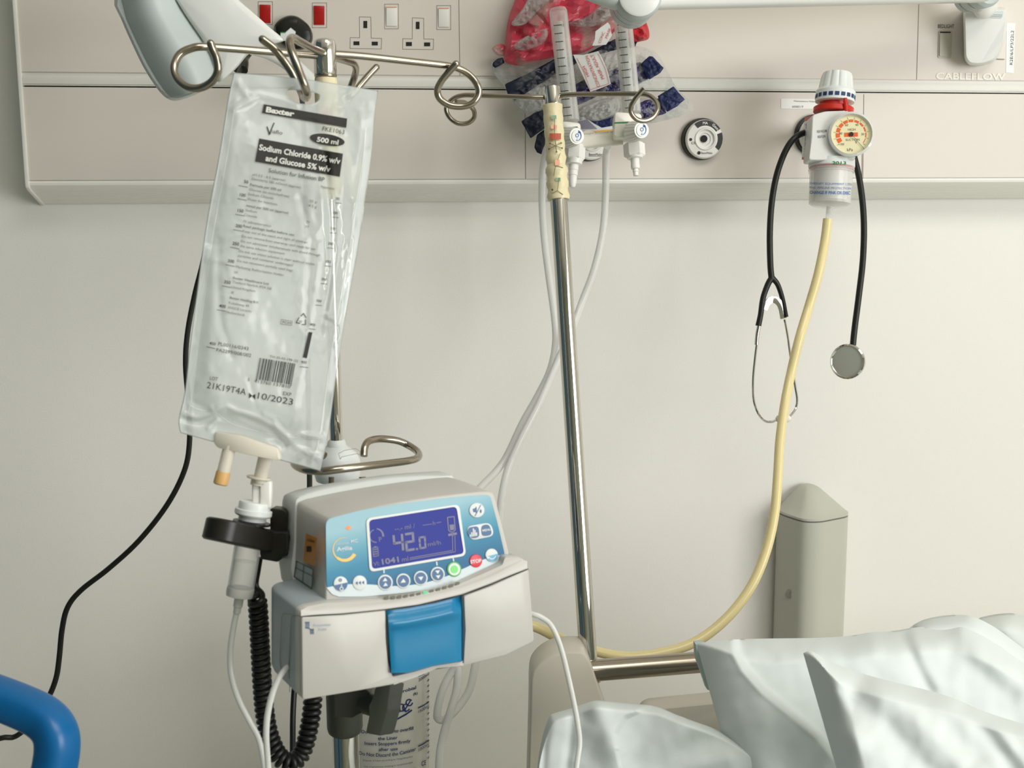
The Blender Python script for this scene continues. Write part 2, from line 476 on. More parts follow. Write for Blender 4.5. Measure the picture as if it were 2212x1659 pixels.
# power sockets: white pair and red pair
def zz(x, y): return (500 + x/4.254, y/4.254)
def socket(name, T, holes, fr, rk, m, label, tip=None, grp=None):
    s = thing('power_socket', at(fr[0], fr[3], YF), label, 'socket', grp)
    if T: Ink().line([zz(*p) for p in T], 0.9, True).build('socket_outline', SF, -.0003, M_seam, s)
    for h in holes:
        a, b = zz(h[0], h[1]), zz(h[2], h[3])
        MB().loft([[at(x, y, YF + .0005 + o) for x, y in ((a[0], a[1]), (b[0], a[1]), (b[0], b[1]), (a[0], b[1]))] for o in (-.0009, .0)]).build('pin_hole', M_dark, s)
    a, b = zz(rk[0], rk[1]), zz(rk[2], rk[3]); f0, f1 = zz(fr[0], fr[1]), zz(fr[2], fr[3])
    rocker('rocker_switch', a[0], a[1], b[0], b[1], m, s, (f0[0], f0[1], f1[0], f1[1]), tip=tip)
    return s
socket('a', [(1176, 155), (1281, 157), (1285, 350), (1380, 353), (1378, 450), (1090, 445), (1091, 345), (1178, 347)],
       [(1213, 192, 1248, 258), (1122, 380, 1176, 415), (1290, 383, 1345, 417)], (1408, 38, 1534, 264), (1423, 64, 1521, 240), M_white,
       'white power socket with white rocker, right beside the black plug and pole cap', M_orange)
socket('b', [(1662, 163), (1767, 168), (1768, 358), (1858, 360), (1855, 455), (1573, 452), (1575, 355), (1662, 357)],
       [(1695, 200, 1728, 267), (1604, 386, 1658, 423), (1771, 390, 1826, 425)], (1887, 51, 2015, 272), (1903, 74, 1998, 248), M_white,
       'white power socket with white rocker, nearest the panel joint', M_orange)
socket('c', None, [(560, 250, 600, 300)], (743, 27, 875, 254), (757, 52, 855, 228), M_red, 'power socket with red rocker, filled by the black plug')
socket('d', None, [], (245, 15, 377, 225), (260, 42, 360, 212), M_red, 'power socket with red rocker, mostly hidden behind the lamp head')

# gas outlets
def outlet(px, py, label, r=.0262, face=M_white, arcs=True, txt=True):
    c = at(px, py, YF); t = thing('gas_outlet', c, label, 'gas outlet')
    ax = Vector((0, -1, 0))
    MB().lathe(c, ax, [(r, 0), (r, .006), (r - .001, .008), (.004, .008)], 48).build('rim', M_blackp, t)
    MB().lathe(c + ax*.004 + Vector((.0012, 0, -.0005)), ax, [(r - .002, 0), (r - .0018, .007), (r - .0035, .0095), (r*.56, .0105), (r*.54, .010), (r*.50, .012), (r*.46, .012), (r*.44, .009), (r*.3, .009), (r*.28, .0075)], 48).build('fascia', face, t)
    MB().lathe(c + ax*.0125, ax, [(r*.17, 0), (r*.17, .0012)], 24).build('bore', M_dark, t)
    S = lambda x, y, off=0.0: c + ax*(.0148 + off) + Vector((x, 0, y))*1.0
    if arcs:
        ik = Ink()
        for a0, a1 in ((32, 128), (-38, 20)):
            ik.arc(.0012, 0, r*.62, r*.88, a0, a1, seg=20)
        ik.build('name_band', lambda x, y, o=0: c + ax*(.0143) + Vector((x, 0, y)), 0, M_blackp, t)
        Ink().text('MA', .001, .0178, .0032, 0, ax=.5, bold=.02, up=180).build('band_lettering', lambda x, y, o=0: c + ax*.0146 + Vector((x, 0, y)), 0, M_white, t)
        for i, ch in enumerate('Gem'):
            a = math.radians(58 - i*10)
            Ink().text(ch, .001 + math.cos(a)*r*.7, math.sin(a)*r*.7, .0034, -40, ax=.5, bold=.02, up=140).build('band_lettering', lambda x, y, o=0: c + ax*.0146 + Vector((x, 0, y)), 0, M_white, t)
        Ink().ell(-.0175, -.001, .0018, .0018).ell(-.0065, -.0175, .0021, .0021).text('CE', -.0165, -.0068, .003, 0, up=180).text('BeaconMedaes', -.0035, -.0188, .0026, 0, w=.0145, up=180).build('printed_mark', lambda x, y, o=0: c + ax*.0146 + Vector((x, 0, y)), 0, M_ink, t)
    return t
outlet(1514, 301, 'round white gas outlet with black band, alone between flowmeters and suction regulator')
g2 = outlet(1271, 303, 'round white gas outlet mostly hidden behind the twin flowmeter', arcs=False)
c2 = at(1271, 303, YF)
Ink().text('BeaconMedaes', -.002, -.0195, .003, 0, w=.0175, up=180).line([(-.002, -.0202), (.0155, -.0202)], .0004).build('printed_mark', lambda x, y, o=0: c2 + Vector((x, -.0146, y)), 0, M_ink, g2)
M_yel = mat('yellow_label', 'dba53c', 0.5)
g3 = outlet(1757, 292, 'round gas outlet with yellow face behind the suction regulator', arcs=False)
c3 = at(1757, 292, YF)
Ink().arc(0, 0, .012, .0205, 150, 260, seg=24).build('yellow_band', lambda x, y, o=0: c3 + Vector((x, -.0150, y)), 0, M_yel, g3)
Ink().text('CE', -.0172, -.011, .0036, 0, up=180, bold=.02).ell(-.0178, -.0012, .0014, .0014).build('printed_mark', lambda x, y, o=0: c3 + Vector((x, -.0153, y)), 0, M_ink, g3)
# ------------------------------------------------------------------ black mains plug + cables
M_green = mat('green_print', '1f7a3d', 0.5)
cpl = at(635, 80, YF)
PL = thing('power_plug', cpl, 'black mains plug with black cable in the red-switched socket behind the hooks', 'plug')
po = smooth2([zz(*p) for p in [(392, 260), (415, 205), (470, 163), (535, 142), (600, 150), (665, 190), (715, 240), (745, 310), (740, 385), (690, 440), (600, 462), (500, 430), (420, 350)]], 4, True)
MB().loft([[at(x, y, YF) for x, y in po], [at(x, y, YF - .008) for x, y in shrink(po, f=.98)], [at(x, y, YF - .013) for x, y in shrink(po, f=.92)], [at(x, y, YF - .015) for x, y in shrink(po, f=.8)], [at(x, y, YF - .0155) for x, y in shrink(po, f=.5)]]).build('plug_body', M_blackp, PL)
slab([(606, 69), (622, 69), (620, 88), (606, 88)], Sy(YF - .0160), 0, .001).build('white_sticker', M_white2, PL)
Ink().line([(606, 70), (622, 70)], 2.2).build('green_stripe', Sy(YF - .0164), 0, M_green, PL)
MB().tube(Cs([(632, 100, 1.375), (637, 140, 1.35), (645, 190, 1.25), (654, 232, 1.17), (660, 400, 1.12), (664, 700, 1.10), (667, 960, 1.08), (668, 1080, 1.05), (655, 1300, 1.02), (635, 1500, 1.0), (632, 1660, 1.0), (630, 2000, 1.02)]), .0026, seg=10).build('power_cable', M_black, PL)
wc = Cs([(532, 121, 1.36), (519, 148, 1.33), (505, 200, 1.27), (492, 280, 1.2), (470, 420, 1.16), (440, 560, 1.15), (420, 640, 1.15), (405, 720, 1.15), (401, 790, 1.15), (408, 880, 1.15), (409, 960, 1.15), (397, 1020, 1.15), (360, 1092, 1.15), (300, 1168, 1.15), (235, 1228, 1.15), (175, 1275, 1.15), (146, 1312, 1.15), (134, 1360, 1.15), (128, 1420, 1.15), (121, 1465, 1.15), (104, 1508, 1.15), (76, 1552, 1.15), (35, 1590, 1.15), (-30, 1615, 1.15), (-200, 1800, 1.2)])
CB = thing('hanging_cable', wc[0], 'long black cable curving down the wall from behind the lamp to the lower left', 'cable')
MB().tube(wc, .0027, seg=10).build('cable', M_black, CB)
MB().tube(Cs([(541, 112, 1.372), (530, 126, 1.36), (526, 138, 1.345), (524, 152, 1.335)]), [.0036, .0042, .006, .006], seg=12, smooth=3).build('connector', M_blackp, CB)
MB().tube(Cs([(508, 149, 1.34), (518, 140, 1.345), (527, 131, 1.35)]), .0052, seg=10, smooth=3).build('connector_clip', M_blackp, CB)

# ------------------------------------------------------------------ reading lamp on its wall bracket
M_lampw = mat('lamp_plastic', 'e2e3df', 0.33, var=0.01)
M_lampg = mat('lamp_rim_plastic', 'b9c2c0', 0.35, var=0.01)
LP = thing('reading_lamp', at(2120, 138, YF), 'white articulated reading lamp reaching from right wall bracket to the big shade at top left', 'lamp')
# bracket
bo = [(2072, 16), (2168, 15), (2168, 55), (2164, 84), (2152, 116), (2140, 134), (2110, 143), (2084, 141), (2075, 128)]
rings = []
for dy, k in ((0, 1), (-.022, 1.0), (-.034, .97), (-.040, .9)):
    o2 = round_poly(bo, 12); rings.append([at(2128 + (x - 2120)*k + (6 if k < 1 else 0)*0, 78 + (y - 78)*k, YF + dy*(1.0 - 0.5*max(0, (y - 90)/60.0))) for x, y in o2])
MB().loft(rings).build('bracket_body', M_lampw, LP)
sf = Sy(YF - .0405)
slab(round_poly([(2128, 24), (2168, 24), (2165, 39), (2127, 37)], 3), sf, -.0008, .004).build('bracket_clip', M_lampg, LP)
Ink().line([(2130, 31), (2165, 32.5)], .8).line([(2130, 34.5), (2164, 36)], .8).build('clip_groove', Sy(YF - .0415), 0, M_inkg, LP)
kn = C(2112, -18, 1.415)
MB().lathe(kn + Vector((0, .02, 0)), (0.15, -1, 0), [(.012, -.006), (.021, -.004), (.0215, .004), (.020, .0045), (.020, .0065), (.0215, .007), (.0215, .018), (.020, .0185), (.020, .0205), (.021, .021), (.0205, .034), (.017, .038), (.005, .040)], 40).build('arm_knuckle', M_lampg, LP)
MB().tube([kn + Vector((0, .005, 0)), kn + Vector((.012, .008, -.02)), at(2138, 18, YF - .02)], .010, smooth=4).build('bracket_post', M_lampw, LP)
arm = Cs([(2125, -44, 1.385), (1400, -33, 1.245)])
MB().tube([arm[0], arm[1]], 1.0, seg=24, smooth=1, sq=(.026, .014, 4)).build('lower_arm', M_lampw, LP, bevel=0)
el = C(1381, -10, 1.185)
MB().lathe(el, (-.10, -1, .02), [(.001, -.075), (.020, -.07), (.0235, -.06), (.0235, -.04), (.0222, -.0395), (.0222, -.037), (.0235, -.0365), (.0235, -.020), (.0222, -.0195), (.0222, -.017), (.0238, -.0165), (.0238, -.004), (.0225, 0), (.021, .0015), (.0005, .002)], 56).build('elbow_joint', M_lampg, LP)
MB().lathe(el, (-.10, -1, .02), [(.0215, .0005), (.0212, .003), (.019, .0045), (.0005, .0045)], 56).build('elbow_cap', M_lampw, LP)
MB().tube(Cs([(1340, -12, 1.2), (1240, -48, 1.17), (1125, -78, 1.15), (900, -130, 1.12), (600, -170, 1.10), (440, -150, 1.08), (420, -60, 1.08)]), .016, seg=20, sq=(1.0, 1.0, 3)).build('upper_arm', M_lampg, LP)
# shade: a closed shell, lit face to the right, rolled side to the left
oe = [(247, -6), (262, 42), (284, 92), (306, 138), (326, 172), (344, 197), (358, 211), (374, 217.5), (394, 215), (425, 203), (460, 186), (492, 165), (515, 143), (534, 120), (556, 108), (590, 96), (614, 88), (606, 78), (586, 62), (566, 44), (546, 26), (520, 2), (480, -40), (400, -80), (300, -70)]
oe = smooth2(oe, 3, True)
def sh(k, d, sx=0, sy=0):
    cx, cy = 440 + sx, 60 + sy
    return [C(cx + (x - 440)*k, cy + (y - 60)*k, d) for x, y in oe]
MB().loft([sh(.55, 1.155, 22, 6), sh(.80, 1.135, 8, 3), sh(.93, 1.115), sh(.985, 1.10), sh(1, 1.085), sh(.99, 1.072), sh(.965, 1.062)], caps=True).build('lamp_shade', M_lampg, LP, angle=60)
fe = smooth2([(375, -20), (392, 18), (414, 52), (436, 84), (456, 120), (470, 160), (476, 176), (494, 163), (514, 142), (533, 119), (556, 107), (588, 96), (611, 88), (604, 78), (584, 61), (564, 43), (544, 25), (517, 2), (480, -36), (420, -50)], 3, True)
MB().loft([[C(x, y, 1.075) for x, y in fe], [C(x, y, 1.060) for x, y in fe], [C(x, y, 1.0575) for x, y in shrink(fe, px=3)], [C(x, y, 1.056) for x, y in shrink(fe, px=14)], [C(x, y, 1.0555) for x, y in shrink(fe, f=.3)]]).build('shade_face', M_lampw, LP, angle=50)
# rolled left side, swelling towards the viewer
def roll(u, v):
    lp = [(250, -8), (262, 42), (284, 92), (306, 138), (326, 172), (344, 197), (360, 212)]
    rp = [(373, -22), (391, 18), (413, 52), (435, 84), (455, 120), (466, 150), (474, 178)]
    def ip(pl, t):
        t *= len(pl) - 1; i = min(int(t), len(pl) - 2); f = t - i
        return (pl[i][0]*(1 - f) + pl[i + 1][0]*f, pl[i][1]*(1 - f) + pl[i + 1][1]*f)
    a, b = ip(lp, v), ip(rp, v); x = a[0]*(1 - u) + b[0]*u; y = a[1]*(1 - u) + b[1]*u
    y += 4*math.sin(PI*u)*v
    return C(x, y, 1.0700 - .026*math.sin(PI*min(1, u*.93))**.8 - .0)
MB().grid([[roll(i/24, j/24) for i in range(25)] for j in range(25)]).build('side_roll', M_lampg, LP, angle=80)
Ink().text('lum', 349, 200, 5, 14, w=17).build('printed_mark', lambda x, y, o=0: C(x, y, 1.056), 0, M_inkg, LP)
MB().tube(Cs([(545, 104, 1.20), (585, 114, 1.24), (630, 140, 1.27), (668, 172, 1.29), (700, 196, 1.31)]), [.007, .008, .009, .0085, .007], seg=16).build('curved_bracket', M_lampw, LP)

# ------------------------------------------------------------------ asymmetric plastic packs behind the flowmeters
def film_mat(name, a, b, see_a, see_b, scale, rough=.18, bump=.6, thr=.5, soft=.06):
    """crumpled film: patches of colour a and colour b, each with its own share of see-through"""
    m = bpy.data.materials.new(name); m.use_nodes = True; nt = m.node_tree; N = nt.nodes; L = nt.links
    p = N['Principled BSDF']; p.inputs['Roughness'].default_value = rough
    tc = N.new('ShaderNodeTexCoord'); nz = N.new('ShaderNodeTexNoise'); nz.inputs['Scale'].default_value = scale; nz.inputs['Detail'].default_value = 1.5
    L.new(tc.outputs['Object'], nz.inputs['Vector'])
    cr = N.new('ShaderNodeValToRGB'); cr.color_ramp.elements[0].position = thr - soft; cr.color_ramp.elements[1].position = thr + soft
    L.new(nz.outputs['Fac'], cr.inputs[0])
    mx = N.new('ShaderNodeMix'); mx.data_type = 'RGBA'; mx.inputs['A'].default_value = lin(a); mx.inputs['B'].default_value = lin(b)
    L.new(cr.outputs[0], mx.inputs['Factor']); L.new(mx.outputs['Result'], p.inputs['Base Color'])
    mr = N.new('ShaderNodeMapRange'); mr.inputs['To Min'].default_value = see_a; mr.inputs['To Max'].default_value = see_b
    L.new(cr.outputs[0], mr.inputs['Value'])
    n2 = N.new('ShaderNodeTexNoise'); n2.inputs['Scale'].default_value = scale*4; n2.inputs['Detail'].default_value = 5
    L.new(tc.outputs['Object'], n2.inputs['Vector'])
    bp = N.new('ShaderNodeBump'); bp.inputs['Strength'].default_value = bump; bp.inputs['Distance'].default_value = .004
    L.new(n2.outputs['Fac'], bp.inputs['Height']); L.new(bp.outputs['Normal'], p.inputs['Normal'])
    tr = N.new('ShaderNodeBsdfTransparent'); ms = N.new('ShaderNodeMixShader')
    L.new(mr.outputs[0], ms.inputs[0]); L.new(p.outputs[0], ms.inputs[1]); L.new(tr.outputs[0], ms.inputs[2])
    L.new(ms.outputs[0], [n for n in N if n.type == 'OUTPUT_MATERIAL'][0].inputs[0])
    MATS[name] = m; return m

def blob(outline, d, thick, amp=.006, s=45, seed=0.0, nr=14, c=None, rough_edge=0, vary=lambda x, y: 0.0):
    """crumpled closed bag filling an outline given in pixels"""
    o = smooth2(outline, 6, True) if rough_edge == 0 else list(outline)
    if rough_edge:
        q_ = []
        for (ax, ay), (bx, by) in zip(o, o[1:] + o[:1]):
            m_ = max(1, int(math.hypot(bx - ax, by - ay)/3)); q_ += [(ax + (bx - ax)*t/m_, ay + (by - ay)*t/m_) for t in range(m_)]
        o = [(x + .7*fbm(x, y, 9, 2), y + .7*fbm(x, y, 9, 5)) for x, y in q_]
    cx = c[0] if c else sum(p[0] for p in o)/len(o); cy = c[1] if c else sum(p[1] for p in o)/len(o)
    seg = len(o); F = []; B = []
    for j in range(nr, 0, -1):
        k = j/nr; F.append([]); B.append([])
        for x, y in o:
            X = cx + (x - cx)*k; Y = cy + (y - cy)*k
            dome = thick*math.sqrt(max(0, 1 - k*k)); w = 1 - k**6
            cr = (1 - abs(fbm(X, Y, s, seed))*2)*amp*w
            F[-1].append(C(X, Y, d - dome - cr + vary(X, Y))); B[-1].append(C(X, Y, d + dome*.5 + cr*.4 + .001*w + vary(X, Y)))
    return MB().loft(B[::-1] + F, caps=True)

M_pink = film_mat('pink_film', 'cf4358', 'cfa19c', .12, .5, 20, bump=.3, thr=.525, soft=.035)
M_clear = film_mat('clear_film', 'd9dcd6', 'cfd5d2', .88, .60, 30, rough=.12, bump=1.0)
M_navy = mat('navy_fabric', '14224f', 0.5, var=.25, vscale=60, bump=.3, bscale=70)
M_navyd = mat('dark_navy_fabric', '0c142b', 0.45, var=.3, vscale=50, bump=.3, bscale=70)
M_foil = mat('violet_foil', '504a72', 0.25, metal=.6, var=.6, vscale=110, bump=1.0, bscale=190)
M_paper = mat('paper', 'dcdedb', 0.7)
M_redink = mat('red_ink', 'cf4a33', 0.6)
M_film2 = film_mat('frosted_film', 'c6c7c2', 'b4b8b6', .45, .62, 40, rough=.2, bump=1.0)

PK = thing('plastic_bag', C(1240, 150, 1.39), 'crumpled pink plastic bag stuffed above the mask packs', 'bag')
blob([(1135, -40), (1108, 12), (1097, 45), (1092, 80), (1090, 102), (1088, 122), (1094, 136), (1130, 142), (1170, 130), (1215, 121), (1262, 113), (1300, 88), (1338, 58), (1348, 20), (1350, -50), (1240, -80)], 1.395, .016, .009, 48, 3.1).build('pink_film', M_pink, PK, angle=22)
blob([(1090, 98), (1078, 95), (1063, 104), (1071, 117), (1079, 120), (1092, 118)], 1.40, .004, .002, 20, 1).build('knotted_corner', M_pink, PK, angle=22)
blob([(1340, 30), (1385, 38), (1399, 55), (1402, 82), (1382, 90), (1352, 92), (1335, 72)], 1.40, .010, .008, 26, 5).build('folded_corner', mat('red_film', 'd02a38', .25, see=.12, var=.2, vscale=60, bump=.8, bscale=80), PK, angle=22)
blob([(1155, -20), (1190, -5), (1165, 22), (1140, 48), (1118, 56), (1105, 50), (1128, 20)], 1.375, .003, .004, 22, 2).build('clear_fold', M_film2, PK, angle=22)
blob([(1345, 5), (1330, 30), (1290, 55), (1250, 58), (1225, 50), (1262, 38), (1300, 12)], 1.375, .004, .006, 22, 8).build('clear_fold', M_film2, PK, angle=22)
blob([(1175, 62), (1120, 88), (1112, 104), (1135, 110), (1168, 98), (1182, 80)], 1.377, .003, .004, 22, 9).build('clear_fold', M_film2, PK, angle=22)

MK = thing('mask_pack', C(1270, 290, 1.40), 'clear pack with navy bands and a high concentration mask label behind the flowmeters', 'medical pack')
blob([(1062, 148), (1075, 128), (1150, 135), (1270, 100), (1330, 88), (1372, 98), (1415, 112), (1440, 150), (1462, 190), (1500, 232), (1478, 248), (1430, 262), (1380, 270), (1300, 285), (1180, 292), (1135, 255), (1110, 222), (1090, 190)], 1.408, .010, .012, 36, 12, nr=18).build('clear_film', M_clear, MK, angle=20)
def strip(pts, d, name, m, amp=.004, s=25, seed=0):
    amp *= .6; s *= 1.5
    o = round_poly(pts, 2, 2)
    return blob(o, d, .0004, amp, s*.8, seed, nr=16, rough_edge=1).build(name, m, MK, angle=25)
strip([(1090, 182), (1138, 160), (1196, 128), (1240, 120), (1262, 122), (1240, 140), (1200, 160), (1150, 192), (1112, 217), (1098, 207)], 1.394, 'navy_band', M_navyd)
strip([(1064, 136), (1074, 127), (1086, 124), (1090, 136), (1070, 147), (1064, 143)], 1.40, 'navy_band', M_navyd, .001)
strip([(1126, 262), (1160, 240), (1192, 228), (1196, 262), (1170, 282), (1146, 299)], 1.396, 'navy_band', M_navyd)
strip([(1270, 115), (1320, 88), (1345, 75), (1378, 88), (1372, 102), (1330, 108), (1290, 118), (1262, 124)], 1.398, 'navy_band', M_navyd)
strip([(1236, 186), (1262, 172), (1300, 158), (1330, 148), (1366, 138), (1384, 134), (1402, 170), (1370, 186), (1330, 198), (1290, 208), (1248, 228), (1238, 222)], 1.396, 'foil_band', M_foil, .006, 14, 4)
strip([(1384, 138), (1402, 121), (1410, 122), (1434, 147), (1426, 158), (1403, 172), (1394, 160)], 1.39, 'blue_tab', M_navy, .004, 18, 6)
strip([(1370, 228), (1395, 216), (1424, 212), (1440, 244), (1412, 254), (1385, 262), (1366, 250)], 1.396, 'foil_band', M_foil, .005, 14, 7)
strip([(1420, 208), (1440, 196), (1455, 186), (1464, 198), (1480, 215), (1462, 230), (1441, 242), (1432, 232)], 1.39, 'blue_tab', M_navy, .004, 18, 8)
strip([(1262, 258), (1290, 262), (1330, 246), (1332, 276), (1300, 279), (1284, 272)], 1.388, 'blue_band', M_navy, .002, 18, 9)
strip([(1160, 292), (1178, 278), (1180, 300), (1172, 334), (1160, 330), (1154, 318)], 1.40, 'navy_band', M_navyd, .002, 18, 9)
blob([(1238, 250), (1262, 228), (1330, 210), (1334, 245), (1290, 262), (1262, 258), (1246, 262)], 1.386, .003, .005, 22, 21).build('clear_fold', M_film2, MK, angle=22)
blob([(1110, 210), (1170, 185), (1200, 200), (1196, 230), (1150, 246), (1128, 240)], 1.398, .003, .005, 22, 22).build('clear_fold', M_film2, MK, angle=22)
def Pp(x, y): return (1020 + x/4.148, y/4.148)
Slab = lambda x, y, off=0.0: C(x, y, 1.3795 + off)
lab = [Pp(*p) for p in [(905, 490), (1000, 492), (1130, 458), (1175, 540), (1215, 640), (1242, 752), (1150, 790), (1060, 822), (1020, 740), (960, 610)]]
slab(lab, Slab, 0, .0006).build('mask_label', M_paper, MK)
iw = Ink()
iw.text('HIGH', *Pp(1052, 680), 6.5, -114, w=24).text('CONCENTRATION', *Pp(1150, 772), 6.8, -112, w=72).text('MASK ADULT', *Pp(1188, 702), 6.8, -115, w=58)
iw.line([Pp(938, 520), Pp(1000, 640), Pp(1058, 805), Pp(1150, 775), Pp(1228, 748)], .8)
iw.line([Pp(1228, 748), Pp(1195, 620), Pp(1130, 480)], .8)
iw.build('label_lettering', lambda x, y, o=0: Slab(x, y, -.0009), 0, M_redink, MK)
S2 = lambda x, y, off=0.0: C(x, y, 1.3635 + off)
slab([Pp(*p) for p in [(1105, 280), (1215, 200), (1235, 225), (1252, 320), (1200, 400), (1075, 410), (1100, 350)]], S2, 0, .0006).build('second_mask_label', M_paper, MK)
Ink().text('MASK', *Pp(1212, 345), 5.5, -68, w=24).text('CONC', *Pp(1150, 390), 5.5, -68, w=26).build('label_lettering', S2, -.0009, M_redink, MK)
LF = slab([(1225, 262), (1262, 252), (1285, 268), (1300, 276), (1345, 268), (1345, 296), (1225, 300)], Sd(1.384), 0, .002).build('printed_leaflet', M_paper, None, 'printed white leaflet with yellow stripe tucked behind the flowmeter bar', loc=C(1285, 298, 1.384))
LF['category'] = 'leaflet'
slab([(1250, 262), (1268, 258), (1290, 278), (1255, 278)], Sd(1.3835), -.0006, 0).build('lilac_picture', mat('lilac_print', '8d8a9c', .5), LF)
slab([(1240, 288), (1345, 277), (1345, 281), (1240, 292.5)], Sd(1.3835), -.0006, 0).build('yellow_stripe', M_yel, LF)

# ------------------------------------------------------------------ twin oxygen flowmeter
M_clr = mat('clear_tube', 'e9e9e4', 0.06, see=.86, edge=.25, var=0)
M_ivory = mat('ivory_plastic', 'ebe7dc', 0.3, var=0.01)
M_blueink = mat('blue_ink', '2b5fa8', 0.5)
TF = thing('twin_oxygen_flowmeter', C(1290, 320, 1.34), 'twin white oxygen flowmeter with two clear graduated tubes in the middle of the trunking', 'flowmeter')
fl = [dict(top=(1205, 18), bot=(1232, 262), body=(1214, 262, 1254, 292), kc=(1246, 294), noz=(1228, 1262), d=1.325, ext=0),
      dict(top=(1343, 20), bot=(1365, 244), body=(1328, 242, 1386, 292), kc=(1386, 281), noz=(1352, 1380), d=1.315, ext=1)]
for q in fl:
    d = q['d']; a, b = C(*q['top'], d), C(*q['bot'], d); ax = (a - b).normalized(); L = (a - b).length
    tb = MB().lathe(b, ax, [(.0105, 0), (.0105, L*.97), (.009, L*.995), (.0005, L)], 28)
    tb.lathe(b, ax, [(.0090, .001), (.0090, L*.96), (.0005, L*.965)], 28)
    tb.build('flow_tube', M_clr, TF)
    MB().lathe(b, ax, [(.0042, .001), (.0046, L*.86), (.0035, L*.88)], 20).build('inner_tube', mat('frosted_core', 'd5d8d3', .12, see=.45, edge=.1), TF)
    side = Rv
    MB().lathe(b - side*.0035, ax, [(.0022, .001), (.0022, L*.84)], 12).build('white_rod', M_white, TF)
    sc = Ink(); n = 12
    for i in range(n):
        t = .05 + .80*i/(n - 1)*1.0
        x = q['bot'][0] + (q['top'][0] - q['bot'][0])*t - 5; y = q['bot'][1] + (q['top'][1] - q['bot'][1])*t
        sc.line([(x - 8, y + .8), (x + 8, y - 1)], 1.7)
        if i in (n - 1, 0, 5): sc.text(str(15 if i == n - 1 else (1 if i == 0 else 7)), x + 9, y + 2, 5, -4)
    sc.build('flow_scale', Sd(d - .0108), 0, M_ink, TF)
    kd = d - .03
    bx = q['body']
    # valve body: rounded block
    o = round_poly([(bx[0], bx[1] - 1), (bx[2], bx[1] + 3), (bx[2] + 2, bx[3] + 6), (bx[0] - 2, bx[3] + 4)], 7, 4)
    slab(o, Sd(d), -.014, .014, 3).build('valve_body', M_ivory, TF, angle=45)
    gy = bx[1] + (bx[3] - bx[1])*.42
    Ink().quad((bx[0] - 1, gy + 1), (bx[2] - 6, gy - 1.5), (bx[2] - 6, gy + 1.5), (bx[0] - 1, gy + 4), 4, 1).build('green_line', Sd(d - .0144), 0, M_green, TF)
    Ink().text('O', bx[0] + (8 if not q['ext'] else 26), bx[3] - 8, 6, 0, bold=.01).text('2', bx[0] + (14 if not q['ext'] else 32), bx[3] - 6, 3.2).build('gas_symbol', Sd(d - .0144), 0, M_ink, TF)
    Ink().line([(bx[2] - 5, gy + 2), (bx[2] - 2, gy + 8)], 1.6).line([(bx[2] - 6, gy + 6), (bx[2] - 1, gy + 4)], 1.6).line([(bx[2] - 4, gy + 14), (bx[2] - 3, gy + 19)], 1.2).build('blue_symbol', Sd(d - .0144), 0, M_blueink, TF)
    kx, ky = q['kc']
    kc = C(kx, ky, kd - .008); kb = C(kx - 21, ky + 4, kd + .014); kax = (kc - kb).normalized(); KL = (kc - kb).length
    knob = MB().lathe(kb, kax, [(.0108, 0), (.0118, .002), (.0112, KL*.5), (.0098, KL - .003), (.0088, KL), (.001, KL + .0002)], 72, flute=18, fdepth=.0009, frange=(.001, KL - .0005))
    knob.build('flow_knob', M_white, TF)
    Sk = lambda x, y, off=0.0, kc=kc, kax=kax, kx=kx, ky=ky: kc + Rv*((x - kx)/FPX*1.3) - Uv*((y - ky)/FPX*1.3) + kax*(.0006 + off) - kax*((Rv*((x - kx)/FPX*1.3) - Uv*((y - ky)/FPX*1.3)).dot(kax))
    MB().loft([[Sk(kx + 13.5*math.cos(a*PI/16), ky + 13.5*math.sin(a*PI/16), o) for a in range(32)] for o in (-.0015, .0004)]).build('knob_cap', M_white2, TF)
    Ink().text('O', kx - 5.5, ky + 2, 8, 10, bold=.01).text('2', kx - 2, ky + 9, 4, 10).arc(kx, ky, 8.5, 11.3, -70, 105, t1=.25).poly([(kx + 2.5, ky - 12.5), (kx + 9.5, ky - 8), (kx + 2, ky - 5.5)]).build('knob_print', Sk, .0008, M_blueink, TF)
    # outlet spigot
    if not q['ext']:
        n0 = C(1242, 316, d); n1 = C(1236, 404, d - .004)
        pr = [(.0095, -.002), (.0105, .0), (.0105, .016), (.0095, .018), (.0095, .021), (.0058, .022), (.0057, .028), (.0052, .0285), (.0054, .034), (.0046, .0345), (.0048, .040), (.0038, .046), (.0025, .048)]
    else:
        n0 = C(1369, 309, d); n1 = C(1374, 382, d - .004)
        pr = [(.0048, -.010), (.0048, .0), (.0105, .001), (.0105, .0145), (.0085, .018), (.0052, .0185), (.0048, .024), (.0052, .0265), (.0048, .030), (.0032, .0305), (.0035, .0335), (.0028, .034), (.003, .038), (.002, .0385)]
    MB().lathe(n0, n1 - n0, pr, 8 if False else 28).build('outlet_spigot', M_white, TF)
    mid = n0 + (n1 - n0).normalized()*.009
    nb = MB().lathe(mid, n1 - n0, [(.0122, -.0075), (.0122, .0055), (.0105, .0072)], 6)
    nb.build('spigot_nut', M_white, TF, angle=20)
    MB().tube([C(kx - 34, ky + 2, d + .004), C(kx - 20, ky + 3, d - .006)], .0115, smooth=1, seg=24).build('valve_stem', M_ivory, TF)
MB().tube([C(1250, 306, 1.335), C(1345, 297, 1.33)], 1.0, smooth=1, seg=28, sq=(.0085, .0105, 3.5)).build('cross_bar', M_ivory, TF)
MB().tube([C(1271, 300, 1.335), at(1271, 301, YF - .014)], .010, smooth=1, seg=20).build('wall_probe', M_ivory, TF)
Ink().text('oxygen flowmeter unit', 1262, 291, 3.2, -5, w=68).build('bar_lettering', Sd(1.3205), 0, M_inkg, TF)

